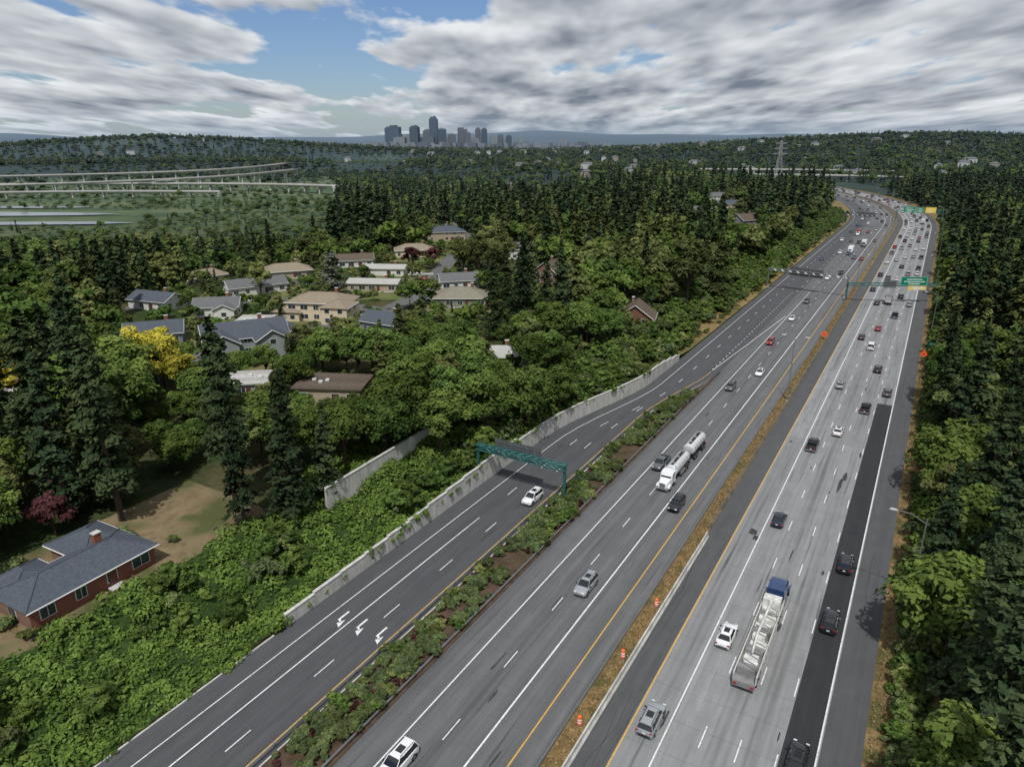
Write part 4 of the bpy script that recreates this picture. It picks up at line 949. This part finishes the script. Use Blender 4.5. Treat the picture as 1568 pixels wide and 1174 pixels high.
# ---------- water, viaducts, tower, distant buildings ----------
m=bpy.data.materials.new('lake_water'); t=NT(m); t.pbr(t.mix(t.mr(t.noise(t.pos(),.02,3),.3,.7),(.12,.15,.17,1),(.2,.24,.27,1)),.2,bump=t.noise(t.pos(),.6,3),bd=.05,spec=.8)
mb=MB()
for pl in ([(-900,655),(-640,660),(-480,664),(-385,672),(-355,684),(-400,694),(-520,690),(-700,700),(-900,704)],[(-900,728),(-720,735),(-560,742),(-450,752),(-412,766),(-470,782),(-560,788),(-700,806),(-900,815)],[(-620,835),(-540,832),(-480,842),(-520,856),(-600,858)]): mb.add([(a,b,-16.8) for a,b in pl],[tuple(range(len(pl)))],m)
mkobj('lake_water',mb.mesh('lake'))
VC=simple('viaduct_concrete',(.5,.49,.47),.85,var=.12,scale=.05)
def viaduct(name,pts,w=12,pier=32,th=2.2):
    e=empty(name); mb=MB(); pm_=MB(); q=[]
    for a,b in zip(pts[:-1],pts[1:]):
        a=np.array(a,float);b=np.array(b,float);n=max(1,int(np.linalg.norm(b-a)/pier))
        for k in range(n): q.append(a+(b-a)*k/n)
    q.append(np.array(pts[-1],float)); 
    for _ in range(3):
        q=[q[0]]+[(q[i-1]+2*q[i]+q[i+1])/4 for i in range(1,len(q)-1)]+[q[-1]]
    rings=[]
    for i,p in enumerate(q):
        d=q[min(i+1,len(q)-1)]-q[max(i-1,0)]; d/=np.linalg.norm(d[:2]); n=np.array([-d[1],d[0]]); r=[]
        for o,z in ((-w/2,.0),(-w/2,1.2),(-w/2+.4,1.2),(-w/2+.4,0.05),(w/2-.4,.05),(w/2-.4,1.2),(w/2,1.2),(w/2,0),(w/4,-th),(-w/4,-th)): r.append((p[0]+n[0]*o,p[1]+n[1]*o,p[2]+z))
        rings.append(r); g=float(terrain(p[0],p[1]))
        if p[2]-g>2:
            for o in (-w*.2,w*.2): pm_.bar((p[0]+n[0]*o,p[1]+n[1]*o,g-2),(p[0]+n[0]*o,p[1]+n[1]*o,p[2]-th),1.1,VC,8)
            pm_.bar((p[0]-n[0]*w*.4,p[1]-n[1]*w*.4,p[2]-th-.6),(p[0]+n[0]*w*.4,p[1]+n[1]*w*.4,p[2]-th-.6),.8,VC)
    mb.loft(rings,VC); mkobj('deck',mb.mesh('deck'),parent=e); mkobj('piers',pm_.mesh('piers'),parent=e)
viaduct('highway_viaduct',[(-1150,1200,-5),(-900,1235,-2),(-700,1270,1),(-560,1320,4),(-490,1420,7),(-470,1560,10)],14)
viaduct('highway_viaduct',[(-1150,1110,-9),(-850,1120,-8),(-640,1150,-8),(-470,1150,-8),(-330,1110,-7),(-250,1040,-5)],13)
viaduct('highway_viaduct',[(-1100,1020,-9),(-820,1050,-7),(-640,1100,-4),(-500,1180,-1),(-430,1270,2),(-400,1370,5)],10)
viaduct('highway_viaduct',[(-760,960,-10),(-640,1000,-10),(-520,1010,-10),(-400,1000,-10)],10)
viaduct('overpass_bridge',[(340,1075,9),(400,1050,9.5),(470,1030,9.5),(560,1010,8)],14,30)
viaduct('overpass_bridge',[(300,1190,12),(380,1160,12.5),(480,1150,12.5),(600,1170,10)],14,30)
def pylon(x,y,h):
    z=float(terrain(x,y)); e=empty('transmission_tower',(x,y,z)); mb=MB(); lv=[(0,5),(h*.3,3.2),(h*.6,1.8),(h*.8,1.2),(h,.7)]
    for (z0,w0),(z1,w1) in zip(lv[:-1],lv[1:]):
        c0=[(-w0,-w0),(w0,-w0),(w0,w0),(-w0,w0)];c1=[(-w1,-w1),(w1,-w1),(w1,w1),(-w1,w1)]
        for i in range(4):
            j=(i+1)%4; mb.bar((*c0[i],z0),(*c1[i],z1),.3,PYL); mb.bar((*c0[i],z0),(*c1[j],z1),.15,PYL); mb.bar((*c0[j],z0),(*c1[i],z1),.15,PYL); mb.bar((*c1[i],z1),(*c1[j],z1),.15,PYL)
    for f,l in ((.7,9),(.82,8),(.94,7)):
        for sg in (-1,1): mb.bar((0,0,h*f+1),(sg*l,0,h*f),.22,PYL); mb.bar((0,0,h*f-1),(sg*l,0,h*f),.22,PYL); mb.bar((sg*l,0,h*f),(sg*l,0,h*f-2),.2,TRIM)
    mkobj('lattice',mb.mesh('lattice'),parent=e)
pylon(322,895,50)
def towermat(name,a,b,sx,sz):
    m=bpy.data.materials.new(name); t=NT(m); tc=t.n('ShaderNodeTexCoord').outputs['Object']; sp_=t.n('ShaderNodeSeparateXYZ'); t.l(tc,sp_.inputs[0])
    fz=t.math('FRACT',t.math('DIVIDE',sp_.outputs[2],sz)); w=t.mr(fz,.35,.45,0,1)
    fx=t.math('FRACT',t.math('DIVIDE',t.math('ADD',sp_.outputs[0],sp_.outputs[1]),sx)); w=t.math('MULTIPLY',w,t.mr(fx,.15,.25,0,1))
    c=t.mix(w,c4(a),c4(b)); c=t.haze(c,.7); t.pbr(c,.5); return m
TM=[towermat('glass_tower_facade',(.06,.09,.13),(.03,.05,.08),6,4),towermat('stone_tower_facade',(.2,.19,.18),(.04,.05,.07),6,4),towermat('dark_tower_facade',(.05,.06,.08),(.02,.03,.045),8,8),towermat('light_midrise_facade',(.42,.42,.41),(.08,.1,.12),7,4)]
def tower(x,y,w,d,ztop,m,sty=0):
    z=float(terrain(x,y))-2; h=ztop-z; e=empty('office_tower',(x,y,z),random.uniform(-.25,.25)); mb=MB()
    mb.box((0,0,h*.47),(w,d,h*.94),TM[m])
    if sty==0: mb.box((0,0,h*.97),(w*.7,d*.7,h*.06),TM[m]); mb.box((w*.1,0,h*1.01),(w*.2,d*.2,h*.02+2),TM[2])
    elif sty==1: mb.box((0,0,h*.97),(w,d,h*.06),TM[m],top=(.5,.5)); mb.bar((0,0,h),(0,0,h*1.1),.8,TM[2])
    else: mb.box((-w*.2,0,h*.97),(w*.6,d,h*.08),TM[m]); mb.box((w*.55,0,h*.3),(w*.3,d*.8,h*.6),TM[m])
    for k in np.linspace(-.5,.5,5): mb.box((k*w,-d/2-.4,h*.46),(1.2,1.0,h*.92),TM[m])
    mkobj('tower_body',mb.mesh('tower'),parent=e)
for x,w,zt,m_,sty in [(-663,46,120,0,0),(-611,48,124,0,2),(-552,38,78,3,0),(-504,44,122,2,0),(-461,34,105,1,0),(-412,40,167,0,0),(-364,44,110,2,1),(-317,36,82,1,0),(-263,46,113,1,2),(-230,26,90,1,0),(-185,27,114,1,0),(-150,28,112,2,0),(-101,32,74,3,0),(-63,27,80,1,0),(-17,28,76,2,0),(31,34,62,3,0),(264,32,60,3,0),(-580,60,66,3,0),(-440,70,70,1,0),(-340,60,66,3,0),(-210,60,62,3,0),(-30,50,58,3,0)]:
    tower(x,4000+random.uniform(-120,120),w,w*.9,zt,m_,sty)
for i in range(80):
    x=random.uniform(-760,520); y=random.uniform(3500,3900); tower(x,y,random.uniform(18,45),random.uniform(20,40),float(terrain(x,y))+random.uniform(14,30),random.choice((1,3,3)),random.choice((0,2)))
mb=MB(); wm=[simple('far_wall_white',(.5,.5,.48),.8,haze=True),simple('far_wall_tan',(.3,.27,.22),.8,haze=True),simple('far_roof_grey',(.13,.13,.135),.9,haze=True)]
for i in range(170):
    a=random.uniform(-.7,.7); r=random.uniform(1000,3300); x,y=r*math.sin(a),r*math.cos(a); s,t=invP(x,y)
    if abs(float(t)+28)<70 or (x/y<-.1 and y<1500): continue
    z=float(terrain(x,y))+random.uniform(4,10); w=random.uniform(9,20); d=random.uniform(9,14); hh=random.uniform(3,6); rz=random.uniform(0,3.1); mb.box((x,y,z+hh/2-2),(w,d,hh+4),random.choice(wm[:2]),rz=rz); mb.box((x,y,z+hh+1.2),(w+1,d+1,2.4),wm[2],top=(.6,.05),rz=rz)
mkobj('distant_houses_background',mb.mesh('distant_houses'))
# ---------- light, sky, camera ----------
EL=58; PHI=-8
sun=bpy.data.lights.new('sun','SUN'); sun.energy=3.25; sun.angle=math.radians(1.2); sun.color=(1,.97,.92); so=bpy.data.objects.new('sun',sun); COL.objects.link(so); so.rotation_euler=(math.radians(90-EL),0,math.radians(PHI))
w=bpy.data.worlds.new('World'); scene.world=w; w.use_nodes=True; nt=w.node_tree; nt.nodes.clear()
class WT(NT):
    def __init__(s,t): s.t=t
t=WT(nt)
sky=t.n('ShaderNodeTexSky',sky_type='NISHITA'); sky.sun_disc=False; sky.sun_elevation=math.radians(EL); sky.sun_rotation=math.radians(180-PHI); sky.air_density=1.2; sky.dust_density=.4; sky.altitude=100
tc=t.n('ShaderNodeTexCoord').outputs['Generated']; sx=t.n('ShaderNodeSeparateXYZ'); t.l(tc,sx.inputs[0])
z0=t.math('MAXIMUM',sx.outputs[2],0.0)
zp=t.math('POWER',t.math('ADD',z0,.08),.8)
px=t.math('DIVIDE',sx.outputs[0],zp); py=t.math('DIVIDE',sx.outputs[1],zp)
pzz=t.math('MULTIPLY',t.math('LOGARITHM',t.math('ADD',z0,.06),2.71828),1.25)
cb=t.n('ShaderNodeCombineXYZ'); t.l(px,cb.inputs[0]); t.l(t.math('MULTIPLY',py,.3),cb.inputs[1]); t.l(pzz,cb.inputs[2])
cv=cb.outputs[0]
def off(v,o):
    nd=t.n('ShaderNodeVectorMath',operation='ADD'); t.l(v,nd.inputs[0]); nd.inputs[1].default_value=o; return nd.outputs[0]
n1=t.noise(off(cv,(5.3,1.7,0)),2.3,6,.52); n1b=t.noise(off(cv,(5.3,1.7,.09)),2.3,3,.5); big=t.noise(off(cv,(9,4,2)),.7,1,.5)
azr=t.math('DIVIDE',sx.outputs[0],t.math('MAXIMUM',sx.outputs[1],.05))
hole=t.mr(t.math('ABSOLUTE',t.math('ADD',azr,.215)),.02,.13,.165,0)
hole=t.math('MULTIPLY',hole,t.mr(sx.outputs[2],.12,.165,1,.35))
hole2=t.math('MULTIPLY',t.mr(azr,-.62,-.25,.05,0),t.mr(sx.outputs[2],.01,.07,1,0))
right=t.mr(azr,-.12,.12,.02,.11)
den=t.math('ADD',t.math('SUBTRACT',t.math('SUBTRACT',t.math('ADD',n1,t.math('MULTIPLY',big,.30)),hole),hole2),right)
cover=t.mr(den,.55,.62,0,1)
lit=t.math('ADD',t.math('MULTIPLY',t.math('SUBTRACT',n1,n1b),3.4),t.mr(den,.57,.84,.80,.16),clamp=True)
cc=t.mix(lit,(.18,.215,.27,1),(.80,.83,.86,1))
skyc=t.n('ShaderNodeMix',data_type='RGBA',blend_type='MULTIPLY'); skyc.inputs[0].default_value=1; t.l(sky.outputs[0],skyc.inputs[6]); skyc.inputs[7].default_value=(.05,.062,.088,1)
col=t.mix(cover,skyc.outputs[2],cc)
hz=t.math('MULTIPLY',t.mr(sx.outputs[2],0,.035,1,0),.6)
col=t.mix(hz,col,(.34,.43,.54,1))
bg=t.n('ShaderNodeBackground'); t.l(col,bg.inputs[0]); bg.inputs[1].default_value=1.0
wo=t.n('ShaderNodeOutputWorld'); t.l(bg.outputs[0],wo.inputs[0])
try:
    w.cycles.sampling_method='MANUAL'; w.cycles.sample_map_resolution=256
except Exception: pass
cam=bpy.data.cameras.new('Camera'); co=bpy.data.objects.new('Camera',cam); COL.objects.link(co); co.location=(0,0,H); co.rotation_euler=(math.radians(71),0,0)
cam.sensor_width=36; cam.lens=36*1087/1568; cam.clip_end=40000; cam.clip_start=.5; scene.camera=co
scene.view_settings.view_transform='Standard'; scene.view_settings.look='None'; scene.view_settings.exposure=0
